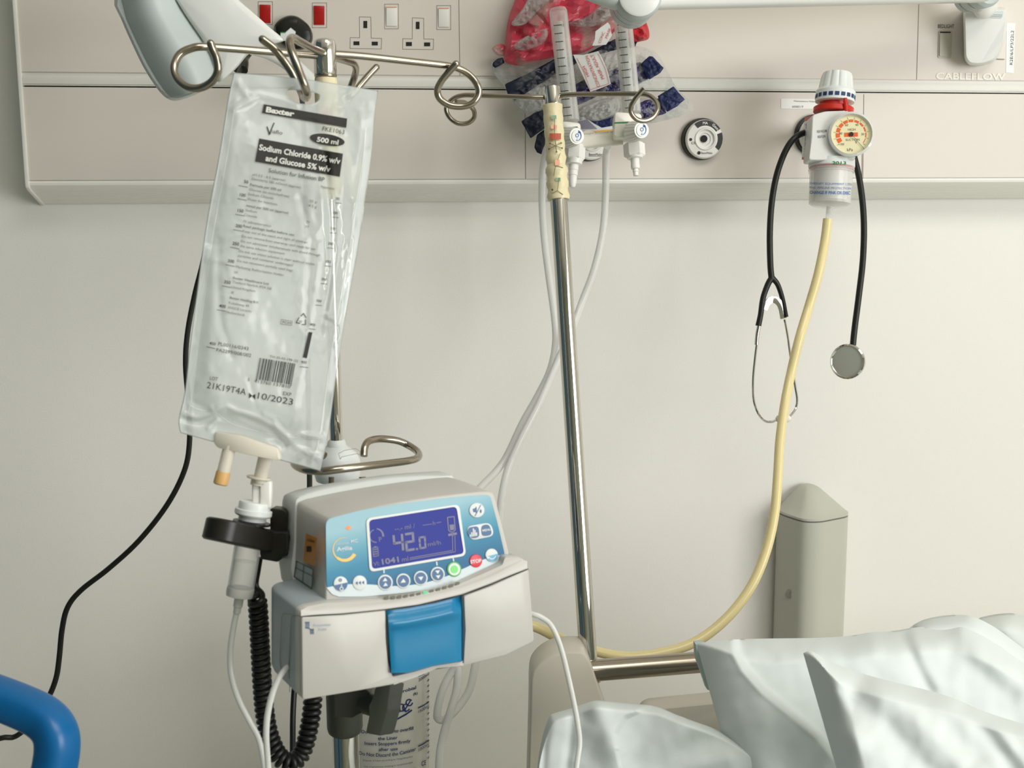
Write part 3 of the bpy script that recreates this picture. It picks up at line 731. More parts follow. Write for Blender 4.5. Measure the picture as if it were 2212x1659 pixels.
# oxygen tubes
M_tubec = mat('clear_pvc_tube', 'e6e6e2', 0.16, see=.42, edge=.06, var=0.01)
tube_thing('oxygen_tube', Cs([(1196, 300, 1.36), (1180, 325, 1.37), (1172, 370, 1.38), (1171, 440, 1.38), (1176, 520, 1.38), (1186, 600, 1.38), (1197, 680, 1.38), (1200, 740, 1.38), (1188, 800, 1.37), (1160, 858, 1.36), (1128, 915, 1.35), (1095, 985, 1.34), (1070, 1020, 1.33), (1030, 1062, 1.31), (990, 1120, 1.29), (960, 1250, 1.27), (975, 1400, 1.24), (988, 1445, 1.235), (986, 1490, 1.235), (972, 1540, 1.235), (955, 1600, 1.235), (948, 1670, 1.235), (945, 1900, 1.25)]), .0043, M_tubec,
           'clear oxygen tube hanging left of the taped pole and crossing behind it', 'tube', seg=12)
tube_thing('oxygen_tube', Cs([(1312, 318, 1.36), (1309, 340, 1.37), (1308, 420, 1.38), (1302, 500, 1.38), (1284, 580, 1.38), (1258, 650, 1.38), (1236, 710, 1.37), (1200, 790, 1.36), (1165, 870, 1.345), (1125, 948, 1.335), (1098, 1010, 1.33), (1084, 1070, 1.32), (1078, 1130, 1.31), (1060, 1250, 1.28), (1035, 1390, 1.25), (1025, 1445, 1.245), (1014, 1490, 1.245), (992, 1525, 1.245), (965, 1552, 1.245), (947, 1553, 1.245), (945, 1535, 1.24), (956, 1490, 1.235), (978, 1448, 1.235), (1010, 1410, 1.235)]), .0043, M_tubec,
           'clear oxygen tube hanging right of the taped pole and looping below the pump', 'tube', seg=12)
# ------------------------------------------------------------------ suction regulator
M_grey2 = mat('regulator_plastic', 'dadad6', 0.35, var=.01)
M_redp = mat('red_plastic', 'c5281a', 0.35)
M_dial = mat('dial_paper', 'e6dfb4', 0.6)
M_org = mat('orange_print', 'e2642c', 0.6)
M_jar = mat('clear_jar', 'e9e9e5', 0.05, see=.78, edge=.35, var=0)
RG = thing('suction_regulator', C(1795, 440, 1.385), 'white suction regulator with round gauge, ribbed knob and clear jar', 'regulator')
D = 1.385
MB().tube([C(1757, 292, 1.42), at(1757, 292, YF - .01)], .012, smooth=1, seg=20).build('wall_probe', M_grey2, RG)
kb = C(1803, 223, D); kt = C(1809, 155, D); ax = (kt - kb).normalized(); L = (kt - kb).length
MB().lathe(kb, ax, [(.0195, .0), (.0228, .001), (.0232, .013), (.0222, .0145), (.0205, .017), (.0180, L*.86), (.0165, L*.94), (.0125, L*.985), (.001, L)], 84, flute=12, fdepth=.0016, frange=(.0168, L*.9)).build('control_knob', M_white2, RG)
band = MB()
for k in range(20):
    a0 = 2*PI*k/20 + .05; a1 = 2*PI*(k + 1)/20 - .05
    u = ax.orthogonal().normalized(); w = ax.cross(u); vs = []
    for h in (.004, .0085):
        for a in (a0, (a0 + a1)/2, a1): vs.append(kb + ax*h + (u*math.cos(a) + w*math.sin(a))*(.02345))
    band.add(vs, [(0, 1, 4, 3), (1, 2, 5, 4)])
band.build('blue_scale', mat('navy_print', '1c3566', .5), RG)
rb = C(1800, 243, D)
MB().lathe(rb, ax, [(.0225, -.001), (.0235, 0), (.0235, .005), (.022, .006), (.0165, .0065), (.0165, .0125)], 48).build('red_collar', M_redp, RG)
MB().tube([C(1827, 240, D - .022), C(1826, 222, D - .0245), C(1826, 212, D - .0245)], .0022, seg=10).build('red_pointer', M_redp, RG)
bo = round_poly([(1755, 248), (1782, 240), (1832, 238), (1848, 262), (1848, 346), (1747, 346), (1752, 300)], 6, 3)
slab(bo, Sd(D), -.024, .004, 2.5).build('body', M_grey2, RG, angle=30)
sp = [C(1757, 248, D - .016), C(1738, 254, D + .022), C(1732, 345, D + .022), C(1749, 346, D - .016)]
MB().box(C(1790, 296, D + .012), .019, .012, .022).build('back_block', M_grey2, RG, bevel=.002)
off = Vector((-.0015, 0, 0))
MB().loft([sp, [p - off*3 for p in sp]]).build('side_plate', mat('pink_red_plastic', 'c4574a', .4), RG)
sp2 = [sp[0]*.1 + sp[1]*.9, sp[0]*.92 + sp[1]*.08, sp[3]*.92 + sp[2]*.08, sp[3]*.1 + sp[2]*.9]
sp2 = [p + (sp[3] - sp[0])*(.1 if i < 2 else -.06) + off*1.0 for i, p in enumerate(sp2)]
MB().loft([sp2, [p - off*.6 for p in sp2]]).build('side_label', M_white2, RG)
def Sside(x, y, o=0.0):   # x,y in 0..1 on the side label
    return (sp2[0]*(1 - x) + sp2[1]*x)*(1 - y) + (sp2[3]*(1 - x) + sp2[2]*x)*y + off*.5
sk = Ink()
for i in range(5): sk.text('SUCTION REGULATOR CONTROLLER'[i*4:i*4 + 4], .35, .30 + i*.15, .22, 90, w=.11)
sk.poly([(.5, .04), (.7, .12), (.55, .12), (.55, .22), (.42, .22), (.42, .12), (.3, .12)])
sk.build('side_lettering', Sside, 0, M_blueink, RG)
Ink().text('HIGH VACUUM', 1765, 287, 5.6, -5, w=21, bold=.01).text('HIGH FLOW', 1766.5, 298.5, 5.6, -5, w=17, bold=.01).build('body_lettering', Sd(D - .0243), 0, M_inkg, RG)
# gauge
gc = C(1838, 291, D - .030); gax = (-Fv*.98 - Rv*.10 + Uv*.0).normalized()
gu = (Rv - gax*Rv.dot(gax)).normalized(); gw = gax.cross(gu)
if gw.dot(Uv) < 0: gw = -gw
MB().lathe(gc, gax, [(.0225, -.012), (.0245, -.010), (.0262, 0), (.0262, .004), (.0235, .0055), (.0228, .003), (.0225, .0015)], 56, caps=False).build('gauge_rim', mat('clear_rim', 'e2e3df', .08, see=.25, edge=.05), RG)
MB().lathe(gc, gax, [(.0226, .0), (.0226, .0012), (.0001, .0012)], 56).build('gauge_dial', M_dial, RG)
Sg = lambda x, y, off=0.0: gc + gu*x - gw*y + gax*(.0015 + off)
g = Ink()
n = 11; A0, A1 = 142, 398
for k in range(n):
    a = A0 + (A1 - A0)*k/n + 2.2; b = A0 + (A1 - A0)*(k + 1)/n - 2.2
    th = .0052*(1 - .085*k)
    g.arc(0, 0, .0175 - th, .0175, a, b, seg=8)
g.quad((-.0078, -.0022), (.0078, -.0022), (.0078, .0026), (-.0078, .0026))
g.build('orange_scale', Sg, 0, M_org, RG)
g = Ink()
for k in range(12):
    a = math.radians(A0 + (A1 - A0)*k/11.0); g.line([(.0177*math.cos(a), .0177*math.sin(a)), (.0205*math.cos(a), .0205*math.sin(a))], .0003)
for s_, x, y in (('-100', -.0145, .0125), ('80', -.0135, -.0002), ('60', -.0068, -.0098), ('40', .0048, -.0098), ('20', .0115, .0012), ('0', .005, .0105)):
    g.text(s_, x, y, .0026)
g.text('HIGH', -.0035, -.0045, .0026).text('SUCTION', -.0062, .0075, .0026).text('kPa', -.0045, .0195, .0034)
g.build('dial_lettering', Sg, 0, M_inkg, RG)
nd = Ink().quad((-.0006, -.0006), (.0006, .0004), (.0152, .0178), (.0148, .0182)).ell(0, 0, .0026, .0026)
nd.build('gauge_needle', Sg, .0015, M_ink, RG)
# lower collar, jar, filter
jb = C(1796, 362, D); jd = C(1792, 445, D) - jb; jl = jd.length; jd.normalize()
MB().lathe(C(1797, 344, D), jd, [(.024, 0), (.0268, .001), (.0272, .0095), (.0262, .0105)], 48).build('lower_collar', M_white2, RG)
MB().lathe(C(1797, 344, D), jd, [(.0262, .0104), (.0262, .0112)], 48).build('red_seal', M_redp, RG)
cyl = lambda x, y, off=0.0, r=.0275: (lambda p: p)(C(x, y, D - math.sqrt(max(1e-8, r*r - ((x - 1796)/FPX*D)**2)) + off))
Ink().text('2013', 1798, 355, 6.8, 1, w=30, bold=.02).build('green_year', ray_cyl(C(1797, 344, D), jd, .0276), 0, M_green, RG)
MB().lathe(jb, jd, [(.0268, .001), (.0270, .004), (.0255, .0045), (.0265, .0065), (.0252, .007), (.0245, jl*.95), (.021, jl*1.0), (.004, jl*1.02), (.004, jl*1.36)], 48, caps=False).lathe(jb, jd, [(.0245, .001), (.0235, .007), (.0228, jl*.94), (.019, jl*.975), (.003, jl*1.0), (.003, jl*1.22)], 48, caps=False).build('clear_jar', M_jar, RG)
MB().lathe(jb, jd, [(.0200, .0), (.0195, jl*.86), (.017, jl*.88)], 40).build('filter', M_white, RG)
jt = Ink()
jt.text('THERAPY EQUIPMENT LTD', 1748, 398, 4.6, 1.5, w=92).text('AND PIPELINE PROTECTION', 1748, 407, 4.6, 1.5, w=90)
jt.build('jar_lettering', ray_cyl(jb, jd, .0258), 0, M_inkg if False else M_blueink, RG)
Ink().text('CHANGE IF PINK OR DISC', 1749, 418.5, 6.4, 1.0, w=88, bold=.025).build('jar_lettering', ray_cyl(jb, jd, .0256), 0, M_blueink, RG)

# yellow suction tube
M_yt = mat('yellow_tube', 'eddda3', 0.2, see=.14, var=.02)
tube_thing('suction_tube', Cs([(1788, 473, 1.385), (1782, 520, 1.385), (1768, 590, 1.38), (1748, 660, 1.38), (1727, 730, 1.37), (1710, 800, 1.37), (1696, 870, 1.36), (1685, 950, 1.35), (1680, 1030, 1.34), (1673, 1110, 1.33), (1655, 1190, 1.32), (1622, 1268, 1.31), (1570, 1335, 1.30), (1505, 1385, 1.29), (1430, 1410, 1.28), (1350, 1418, 1.27), (1270, 1402, 1.26), (1200, 1375, 1.25), (1150, 1352, 1.245), (1050, 1330, 1.24), (960, 1345, 1.24), (900, 1400, 1.245)]), .0056, M_yt,
           'pale yellow suction tube sweeping from the regulator jar down behind the pump', 'tube', seg=14, smooth=8)

# ------------------------------------------------------------------ stethoscope
ST = thing('stethoscope', C(1740, 300, 1.37), 'black stethoscope hung over the suction regulator', 'stethoscope')
MB().tube(Cs([(1667, 604, 1.40), (1664, 570, 1.40), (1663, 500, 1.40), (1668, 430, 1.40), (1680, 370, 1.395), (1700, 320, 1.39), (1722, 294, 1.39), (1750, 284, 1.405), (1790, 280, 1.415), (1830, 300, 1.415), (1848, 350, 1.41), (1860, 410, 1.41), (1866, 480, 1.41), (1864, 560, 1.41), (1855, 640, 1.41), (1846, 710, 1.41), (1842, 750, 1.41)]), .0038, seg=14).build('rubber_tubing', M_black, ST)
MB().tube(Cs([(1667, 600, 1.40), (1658, 616, 1.40), (1648, 645, 1.40), (1643, 680, 1.40), (1638, 704, 1.40)]), [.0038, .0036, .0034, .0034, .0036], seg=12).tube(Cs([(1668, 600, 1.40), (1680, 615, 1.402), (1690, 645, 1.404), (1698, 685, 1.405)]), [.0036, .0032, .003, .003], seg=12).build('yoke', M_black, ST)
sp_ = Cs([(1651, 668, 1.40), (1657, 655, 1.40), (1668, 647, 1.401), (1680, 651, 1.402), (1688, 664, 1.403), (1693, 688, 1.404)])
MB().tube(sp_, 1.0, seg=12, sq=(.0005, .0042, 4), smooth=6).build('spring_band', M_chrome, ST)
for pl_, rr in (([(1640, 702, 1.40), (1636, 722, 1.40), (1634, 745, 1.40)], .0026), ):
    MB().tube(Cs(pl_), rr, seg=12).build('steel_sleeve', M_chrome, ST)
MB().tube(Cs([(1636, 735, 1.40), (1631, 775, 1.40), (1627, 820, 1.40), (1628, 862, 1.40), (1638, 893, 1.40), (1652, 909, 1.39), (1668, 911, 1.38), (1678, 906, 1.37)]), .0015, seg=10).build('ear_tube', M_chrome, ST)
MB().tube(Cs([(1695, 690, 1.405), (1702, 728, 1.405), (1709, 780, 1.405), (1718, 835, 1.405), (1722, 862, 1.405), (1719, 882, 1.405), (1710, 895, 1.40), (1702, 902, 1.395)]), .0015, seg=10).build('ear_tube', M_chrome, ST)
for p in ((1683, 905, 1.372), (1699, 905, 1.39)):
    c = C(*p); MB().lathe(c, (C(p[0] + 10, p[1] - 6, p[2]) - c), [(.0005, -.0045), (.0035, -.003), (.0045, 0), (.0042, .003), (.002, .005)], 20).build('ear_tip', M_white, ST)
cc = C(1831, 781, 1.395); cax = (-Fv + Rv*(-.62) + Uv*(.05)).normalized()
cax = (-Fv*.80 - Rv*.58).normalized()
MB().lathe(cc, cax, [(.006, -.010), (.012, -.007), (.0198, -.004), (.0212, -.002), (.0212, .0015), (.0195, .0025), (.0188, .0015), (.018, .001)], 48).build('chestpiece', M_chrome, ST)
MB().lathe(cc, cax, [(.0188, .0012), (.0001, .0022)], 48).build('diaphragm', mat('diaphragm_grey', 'a9aca3', .45), ST)
MB().tube([C(1842, 745, 1.41), C(1840, 765, 1.405), cc - cax*.006], .003, seg=10).build('chestpiece_stem', M_chrome, ST)

# ------------------------------------------------------------------ wall bumper post behind the bed
M_post = mat('post_plastic', 'bcbdb0', 0.45, var=.01)
BP = thing('bumper_post', (at(1752, 1380, -.05).x, -.04, 0), 'pale grey bumper post with pointed cap standing against the wall behind the pillows', 'post')
xc = at(1765, 1200, -.10).x; xl = at(1683, 1200, -.03).x; xr = at(1822, 1200, -.035).x
def sec(z, k=1.0, nose=.078, flat=0):
    yb = -.008; p = []
    raw = [(xl, yb), (xl, -.035), (xc - .010, -nose + .004), (xc + .012, -nose), (xr, -.055), (xr, yb)]
    mx_ = (xl + xr)/2; raw = [(mx_ + (x - mx_)*k, yb + (y - yb)*k) for x, y in raw]
    return [Vector((x, y, z)) for x, y in round_poly(raw, .016, 5)]
zc_ = zpx(1765, 1142, -.11); zt = zpx(1760, 1060, -.05)
MB().loft([sec(0.0), sec(zc_ - .002)]).build('post_body', M_post, BP, angle=40)
MB().loft([sec(zc_ - .002, .99), sec(zc_, .99)]).build('cap_joint', M_inkg, BP)
H = zt - zc_
MB().loft([sec(zc_), sec(zc_ + .003), sec(zc_ + H*.10, .97), sec(zc_ + H*.32, .80), sec(zc_ + H*.55, .60), sec(zc_ + H*.76, .43), sec(zc_ + H*.90, .30), sec(zc_ + H*.97, .18), sec(zc_ + H, .05)]).build('post_cap', M_post, BP, angle=70)
pc = at(1706, 1283, -.055); MB().lathe(pc, (-.6, -1, 0), [(.006, -.012), (.006, .0005), (.004, .001), (.0005, .0002)], 20).build('screw_plug', mat('plug_grey', '8d8c80', .5), BP)
# ------------------------------------------------------------------ foreground drip stand
M_tape = mat('cream_tape', 'd9cfa9', 0.55, var=.08, vscale=60, bump=.4, bscale=120)
DP = .95
pt = C(702, 122, DP); PX, PY = pt.x, pt.y
def pole_px(z):   # point on pole axis
    return Vector((PX, PY, z))
def zat(py, x=720): # height where the pole axis shows at picture row py
    lo, hi = -1.0, 2.2
    for _ in range(40):
        m = (lo + hi)/2; v = pole_px(m) - CAM; y = H0/2 - FPX*v.dot(Uv)/v.dot(Fv)
        if y > py: lo = m
        else: hi = m
    return (lo + hi)/2
IS = thing('drip_stand', (PX, PY, 0), 'tall steel drip stand in front carrying the fluid bag, four looped hooks and the pump', 'drip stand')
z = zat
MB().lathe(pole_px(z(160)), (0, 0, 1), [(.0085, -.002), (.0095, .0), (.0095, z(97) - z(160)), (.0085, z(88) - z(160)), (.0065, z(84) - z(160)), (.001, z(83) - z(160))], 12).build('hook_boss', M_chrome, IS, angle=20, bevel=.0006, bseg=2)
MB().lathe(pole_px(z(168)), (0, 0, 1), [(.0082, 0), (.0092, .001), (.0092, .0035), (.0085, .0045)], 32).build('boss_ring', M_steel, IS)
MB().lathe(pole_px(z(430)), (0, 0, 1), [(.0088, 0), (.0094, .01), (.0092, z(240) - z(430)), (.0096, z(182) - z(430)), (.0088, z(168) - z(430))], 32).build('tape_wrap', M_tape, IS)
sq_ = Ink()
sq_.rect(690, 232, 718, 258)
sq_.build('pink_tape_print', lambda x, y, o=0: C(x, y, DP - .0098), 0, mat('pink_print', 'd9a29a', .6), IS)
MB().lathe(pole_px(z(1010)), (0, 0, 1), [(.0056, 0), (.0056, z(165) - z(1010))], 28).build('upper_pole', M_chrome, IS)
MB().lathe(pole_px(.10), (0, 0, 1), [(.0122, 0), (.0122, z(1180) - .10), (.0105, z(1170) - .10)], 32).build('lower_pole', M_chrome, IS)
MB().lathe(pole_px(z(1180)), (0, 0, 1), [(.0078, 0), (.0078, z(1030) - z(1180))], 28).tube([C(716, 1030, DP - .004), C(713, 1180, DP - .004)], .0026, smooth=1).tube([C(783, 1030, DP), C(784, 1062, DP), C(786, 1190, DP)], .0030, smooth=1).build('middle_pole', M_steel, IS)
RR = .0031
def hook(pts, r=RR):
    MB().tube(Cs(pts), r, seg=14, smooth=8).lathe(C(*pts[-1]), C(*pts[-1]) - C(*pts[-2]), [(r, -.0002), (r*.9, r*.4), (r*.5, r*.85), (.0001, r)], 14).build('hook', M_steel, IS)
hook([(690, 120, DP - .004), (600, 113, .925), (500, 105, .905), (440, 101, .893), (412, 105, .890), (388, 118, .888), (376, 145, .886), (383, 170, .884), (405, 188, .882), (432, 190, .880), (457, 177, .877), (470, 155, .874), (468, 128, .872), (460, 108, .870), (455, 94, .868)])
hook([(712, 116, DP), (780, 121, .965), (880, 132, .985), (960, 141, 1.002), (990, 148, 1.008), (1014, 162, 1.012), (1030, 182, 1.014), (1034, 202, 1.016), (1022, 222, 1.016), (998, 230, 1.016), (970, 227, 1.014), (950, 213, 1.011), (945, 195, 1.008), (953, 176, 1.004), (968, 157, 1.0), (985, 138, .996)])
hook([(697, 114, DP - .009), (672, 103, .91), (648, 90, .872), (633, 82, .846), (626, 88, .832), (628, 105, .828), (637, 130, .826), (650, 165, .827), (659, 188, .830), (663, 204, .838), (659, 211, .850), (651, 199, .860), (637, 168, .864), (614, 133, .862), (592, 105, .858), (567, 85, .855)])
hook([(708, 120, DP + .009), (735, 128, .985), (752, 133, 1.01), (764, 138, 1.03), (769, 150, 1.045), (765, 168, 1.055), (757, 190, 1.06), (752, 205, 1.062), (756, 209, 1.064), (766, 200, 1.066), (778, 184, 1.068), (796, 163, 1.07), (813, 145, 1.072)])
slab([(617, 70), (628, 60), (638, 68), (633, 90), (619, 90)], Sd(.872), -.0006, .0006).build('plastic_tag', M_white2, IS)
# white hub with a steel hand ring
hubc = pole_px(z(996))
MB().lathe(hubc, (0, 0, 1), [(.010, -.0185), (.0185, -.0165), (.0196, -.012), (.0196, -.0085), (.0188, -.006), (.0200, -.0045), (.0198, .001), (.017, .0065), (.0125, .0105), (.0085, .0135), (.0075, .0175), (.006, .019)], 48).build('grey_hub', M_white2, IS)
Ink().line([(731, 980), (744, 973), (768, 969), (778, 975)], .9).line([(731, 980), (735, 992), (738, 987), (770, 980), (778, 982), (778, 975)], .9).build('hub_joint', lambda x, y, o=0: C(x, y, DP - .0196*math.sqrt(max(.05, 1 - ((x - 728)/56.0)**2)) - .0008), 0, M_seam, IS)
hp = [(786, 985, .953), (788, 966, .956), (797, 953, .962), (822, 948, .975), (858, 952, .985), (882, 962, .988), (902, 976, .975), (903, 988, .955), (884, 995, .935), (840, 1001, .915), (780, 1008, .895), (730, 1014, .885), (690, 1018, .885), (656, 1014, .895), (636, 1003, .915), (640, 990, .935), (662, 982, .948), (686, 977, .955), (702, 985, .953)]
MB().tube(Cs(hp), .0031, seg=14, smooth=7).build('hand_ring', M_steel, IS)
# five-legged base on castors
bz = MB()
for k in range(5):
    a = 2*PI*k/5 + .9; e = Vector((PX + .26*math.cos(a), PY + .26*math.sin(a), .075))
    leg = MB().tube([pole_px(.12), pole_px(.11) + (e - pole_px(.075))*.5, e + Vector((0, 0, .005))], [.016, .013, .010], seg=12, smooth=3)
    leg.build('base_leg', M_steel, IS)
    MB().lathe(e - Vector((0, .009, .045)), (0, 1, 0), [(.028, 0), (.030, .003), (.030, .015), (.028, .018)], 28).build('castor', M_blackp, IS)

# ------------------------------------------------------------------ second pole fixed to the bed head
D2 = 1.235
Q0, Q1 = C(1191, 190, D2), C(1271, 1430, D2 - .03)
qa = (Q0 - Q1).normalized(); QL = (Q0 - Q1).length
def qpt(py):
    lo, hi = 0.0, 1.0
    for _ in range(30):
        m = (lo + hi)/2; v = Q0 + (Q1 - Q0)*m - CAM; y = H0/2 - FPX*v.dot(Uv)/v.dot(Fv)
        if y < py: lo = m
        else: hi = m
    return Q0 + (Q1 - Q0)*lo
BPo = thing('bed_drip_pole', Q1, 'slim chrome drip pole with tape-wrapped top rising from the bed head', 'drip stand')
MB().lathe(qpt(228), qa, [(.0094, 0), (.0096, .001), (.0096, (qpt(186) - qpt(228)).length), (.0085, (qpt(184) - qpt(228)).length)], 36).build('hook_boss', M_chrome, BPo)
pr = []
tl = (qpt(228) - qpt(432)).length
for i in range(28):
    t = i/27; r = .0104 + .0009*math.sin(i*1.7)*(.4 if t > .5 else 1) + (.0010 if t < .35 else 0); pr.append((r, tl*t))
MB().lathe(qpt(432), qa, [(.0095, 0)] + pr + [(.0092, tl)], 36).build('tape_wrap', mat('yellowed_tape', 'ddd2ab', .35, var=.10, vscale=70, bump=.5, bscale=90), BPo)
St = lambda x, y, off=0.0: C(x, y, D2 - math.sqrt(max(1e-8, .0132**2 - ((x - (1191 + (y - 190)*.0645))/FPX*D2)**2)) - .0003 - .03*(y - 190)/1240)
tk = Ink().rect(1191, 249, 1202, 257)
tk.rect(1200, 384, 1211, 391); tk.build('green_tape_print', St, 0, mat('sage_print', '86a487', .6), BPo)
tk = Ink().rect(1190, 270, 1203, 278).rect(1199, 345, 1209, 357); tk.build('pink_tape_print', St, 0, mat('salmon_print', 'e8ab8d', .6), BPo)
Ink().rect(1187, 288, 1212, 301, 4, 1).build('rust_tape_print', St, 0, mat('rust_print', 'b5573d', .6), BPo)
tk = Ink().line([(1198, 257), (1198, 288)], 1.3).line([(1199, 301), (1202, 326)], 1.6)
for a, b in ((1188, 310), (1212, 309), (1186, 322), (1214, 320), (1202, 328)): tk.line([(1200, 315), (a, b)], 1.3).ell(a, b, 2.2, 2.2, seg=12)
tk.line([(1205, 345), (1210, 331)], 1.2).line([(1196, 380), (1200, 358), (1216, 362)], 1.2).line([(1208, 384), (1204, 412), (1192, 418)], 1.2).line([(1204, 412), (1216, 420)], 1.2).ell(1193, 410, 2.4, 2.4, seg=12)
tk.build('tape_drawing', St, 0, mat('olive_ink', '6f6c49', .6), BPo)
MB().lathe(Q1 - qa*.03, qa, [(.0093, 0), (.0093, (qpt(430) - Q1).length + .03)], 36).build('chrome_pole', M_chrome, BPo)
def hook2(pts, r=.0026):
    MB().tube(Cs(pts), r, seg=14, smooth=8).build('hook', M_steel, BPo)
hook2([(1180, 210, D2), (1140, 210, D2), (1090, 208, D2 + .005), (1030, 206, D2 + .01), (1000, 206, D2 + .012), (978, 214, D2 + .014), (964, 232, D2 + .016), (970, 252, D2 + .018), (988, 266, D2 + .018), (1010, 266, D2 + .018), (1024, 254, D2 + .016), (1022, 236, D2 + .008), (1004, 222, D2), (985, 220, D2 - .008)])
hook2([(1200, 207, D2), (1240, 204, D2 - .005), (1300, 203, D2 - .01), (1370, 203, D2 - .02), (1398, 205, D2 - .024), (1415, 217, D2 - .027), (1421, 235, D2 - .03), (1412, 252, D2 - .033), (1394, 261, D2 - .036), (1376, 258, D2 - .039), (1364, 245, D2 - .042), (1363, 230, D2 - .045), (1374, 211, D2 - .048), (1391, 191, D2 - .052)])

# ------------------------------------------------------------------ suction canister low behind the pump
DC = 1.30; RC = .052
cy = C(829, 1560, DC)
CN = thing('suction_canister', (cy.x, cy.y, .55), 'clear suction canister with dark blue print and millilitre marks below the pump', 'canister')
czt = zpx(900, 1405, cy.y); 
M_can = mat('canister_plastic', 'cfcec4', 0.16, var=.02, vscale=12, see=.12)
MB().lathe((cy.x, cy.y, .55), (0, 0, 1), [(.044, 0), (.047, .004), (RC, czt - .55), (RC + .003, czt - .548), (RC + .003, czt - .54), (RC - .004, czt - .538)], 64).build('canister_body', M_can, CN)
MB().lathe((cy.x, cy.y, czt - .54 + .55), (0, 0, 1), [(RC + .004, 0), (RC + .004, .010), (.03, .016), (.012, .018), (.012, .03), (.001, .03)], 48).build('canister_lid', M_white2, CN)
MB().box((cy.x, (cy.y + .05)/2 + .005, .60), .02, abs(cy.y + .05)/2 - .002, .03).build('wall_bracket', M_white2, CN, bevel=.002)
def Sc(x, y, off=0.0):    # project picture position onto the cylinder
    r_ = ray(x, y); R_ = RC + .0004 + off - .0028 + .0025
    ox, oy = CAM.x - cy.x, CAM.y - cy.y
    a = r_.x**2 + r_.y**2; b = 2*(ox*r_.x + oy*r_.y); c = ox*ox + oy*oy - R_*R_; d = b*b - 4*a*c
    t = (-b - math.sqrt(max(0, d)))/(2*a); return CAM + r_*t
M_navi = mat('navy_ink', '1b2f63', .5)
cn = Ink()
def ct(x, y): return (660 + x/5.53, 1420 + y/5.53)
def curved(s, x0, y0, x1, y1, h, sag=0.0, bold=.015):
    """text along a shallow arc from (x0,y0) to (x1,y1)"""
    vs, fs = text_data(s, bold); a = min(v[0] for v in vs); b = max(v[0] for v in vs); out = []
    for vx, vy in vs:
        t = (vx - a)/(b - a); x = x0 + (x1 - x0)*t; y = y0 + (y1 - y0)*t + sag*4*t*(1 - t) - vy*h/.69; out.append((x, y))
    cn._add(out, fs)
curved('microbial', *ct(1063, 440), *ct(1322, 375), 6.8, 1)
curved('I', *ct(792, 440), *ct(800, 440), 5.5, 0)
curved('(R)', *ct(1288, 455), *ct(1340, 440), 5, 0)
for s, a, b, h, sg in (('Do not attempt to overfill', (668, 905), (1290, 862), 6.8, 4), ('the Liner', (866, 988), (1100, 975), 6.8, .6), ('Insert Stoppers firmly', (706, 1042), (1256, 1012), 6.8, 4),
                       ('after use', (873, 1118), (1103, 1108), 6.8, .6), ('Do Not Discard the Canister', (640, 1160), (1322, 1108), 7.2, 9)):
    curved(s, *ct(*a), *ct(*b), h, sg)
for s, a, b in (('Dispose of Liner according to Hospital policy', (685, 1238), (1282, 1190)), ('Use of protective clothing is recommended', (700, 1312), (1278, 1262)), ('Replace liner after every patient use', (690, 1380), (1320, 1330))):
    curved(s, *ct(*a), *ct(*b), 3.6, 4, 0)
for y, s in ((215, '2000ml'), (592, '1500ml'), (1050, '1000ml')):
    a, b = ct(1350, y + 10), ct(1470, y - 62)
    cn.line([a, (a[0] + (b[0] - a[0])*.5, a[1] + (b[1] - a[1])*.38), b], 2.4)
    curved(s, *ct(1352, y + 75), *ct(1478, y - 8), 6.2, 1, 0)
for k in range(15):
    y = 270 + k*66; cn.line([ct(1462, y + 14), ct(1476, y - 8)], 1.6)
curved('CE', *ct(1385, 1300), *ct(1440, 1280), 10, 0, .02)
# script word with underline
cn.line([ct(640, 700), ct(700, 660), ct(760, 600)], 3.0)
for x in (1085, 1140, 1195): cn.arc(*ct(x + 8, 600), 6.2, 8.6, 40, 320, rot=-20)
cn.line([ct(1050, 480), ct(1070, 520), ct(1055, 535)], 3.0).line([ct(1080, 560), ct(1060, 680), ct(1010, 715)], 3.2).line([ct(1122, 560), ct(1128, 650)], 2.4)
cn.line([ct(1165, 560), ct(1200, 650)], 2.4).line([ct(1258, 510), ct(1180, 640)], 2.4).arc(*ct(1240, 540), 5.5, 8, 0, 320)
cn.line([ct(975, 768), ct(1100, 735), ct(1200, 680), ct(1268, 632)], 3.2)
cn.build('canister_print', Sc, 0, M_navi, CN)
# ------------------------------------------------------------------ fluid bag
LE = [(505, 157), (492, 215), (474, 330), (455, 430), (440, 520), (424, 640), (411, 740), (399, 845), (386, 905), (389, 935)]
RE = [(817, 196), (810, 250), (803, 340), (789, 430), (776, 522), (757, 630), (741, 720), (724, 830), (709, 940), (692, 1018)]
def _len(pl): return [0] + [sum(math.hypot(pl[i + 1][0] - pl[i][0], pl[i + 1][1] - pl[i][1]) for i in range(k + 1)) for k in range(len(pl) - 1)]
LL, RL = _len(LE), _len(RE)
def along(pl, ll, t):
    s = t*ll[-1]
    for i in range(len(pl) - 1):
        if s <= ll[i + 1] or i == len(pl) - 2:
            f = (s - ll[i])/(ll[i + 1] - ll[i]); return (pl[i][0]*(1 - f) + pl[i + 1][0]*f, pl[i][1]*(1 - f) + pl[i + 1][1]*f)
LEs, REs = smooth2(LE, 4), smooth2(RE, 4); LLs, RLs = _len(LEs), _len(REs)
def bag_px(u, v):
    a, b = along(LEs, LLs, v), along(REs, RLs, v)
    sag = 5*math.sin(PI*u)*(1 - v)*-1 if v < .1 else 0
    return (a[0]*(1 - u) + b[0]*u, a[1]*(1 - u) + b[1]*u + sag)
def bag_plane(x, y): return .808 + (x - 400)/400*.052 + (y - 180)*.00001
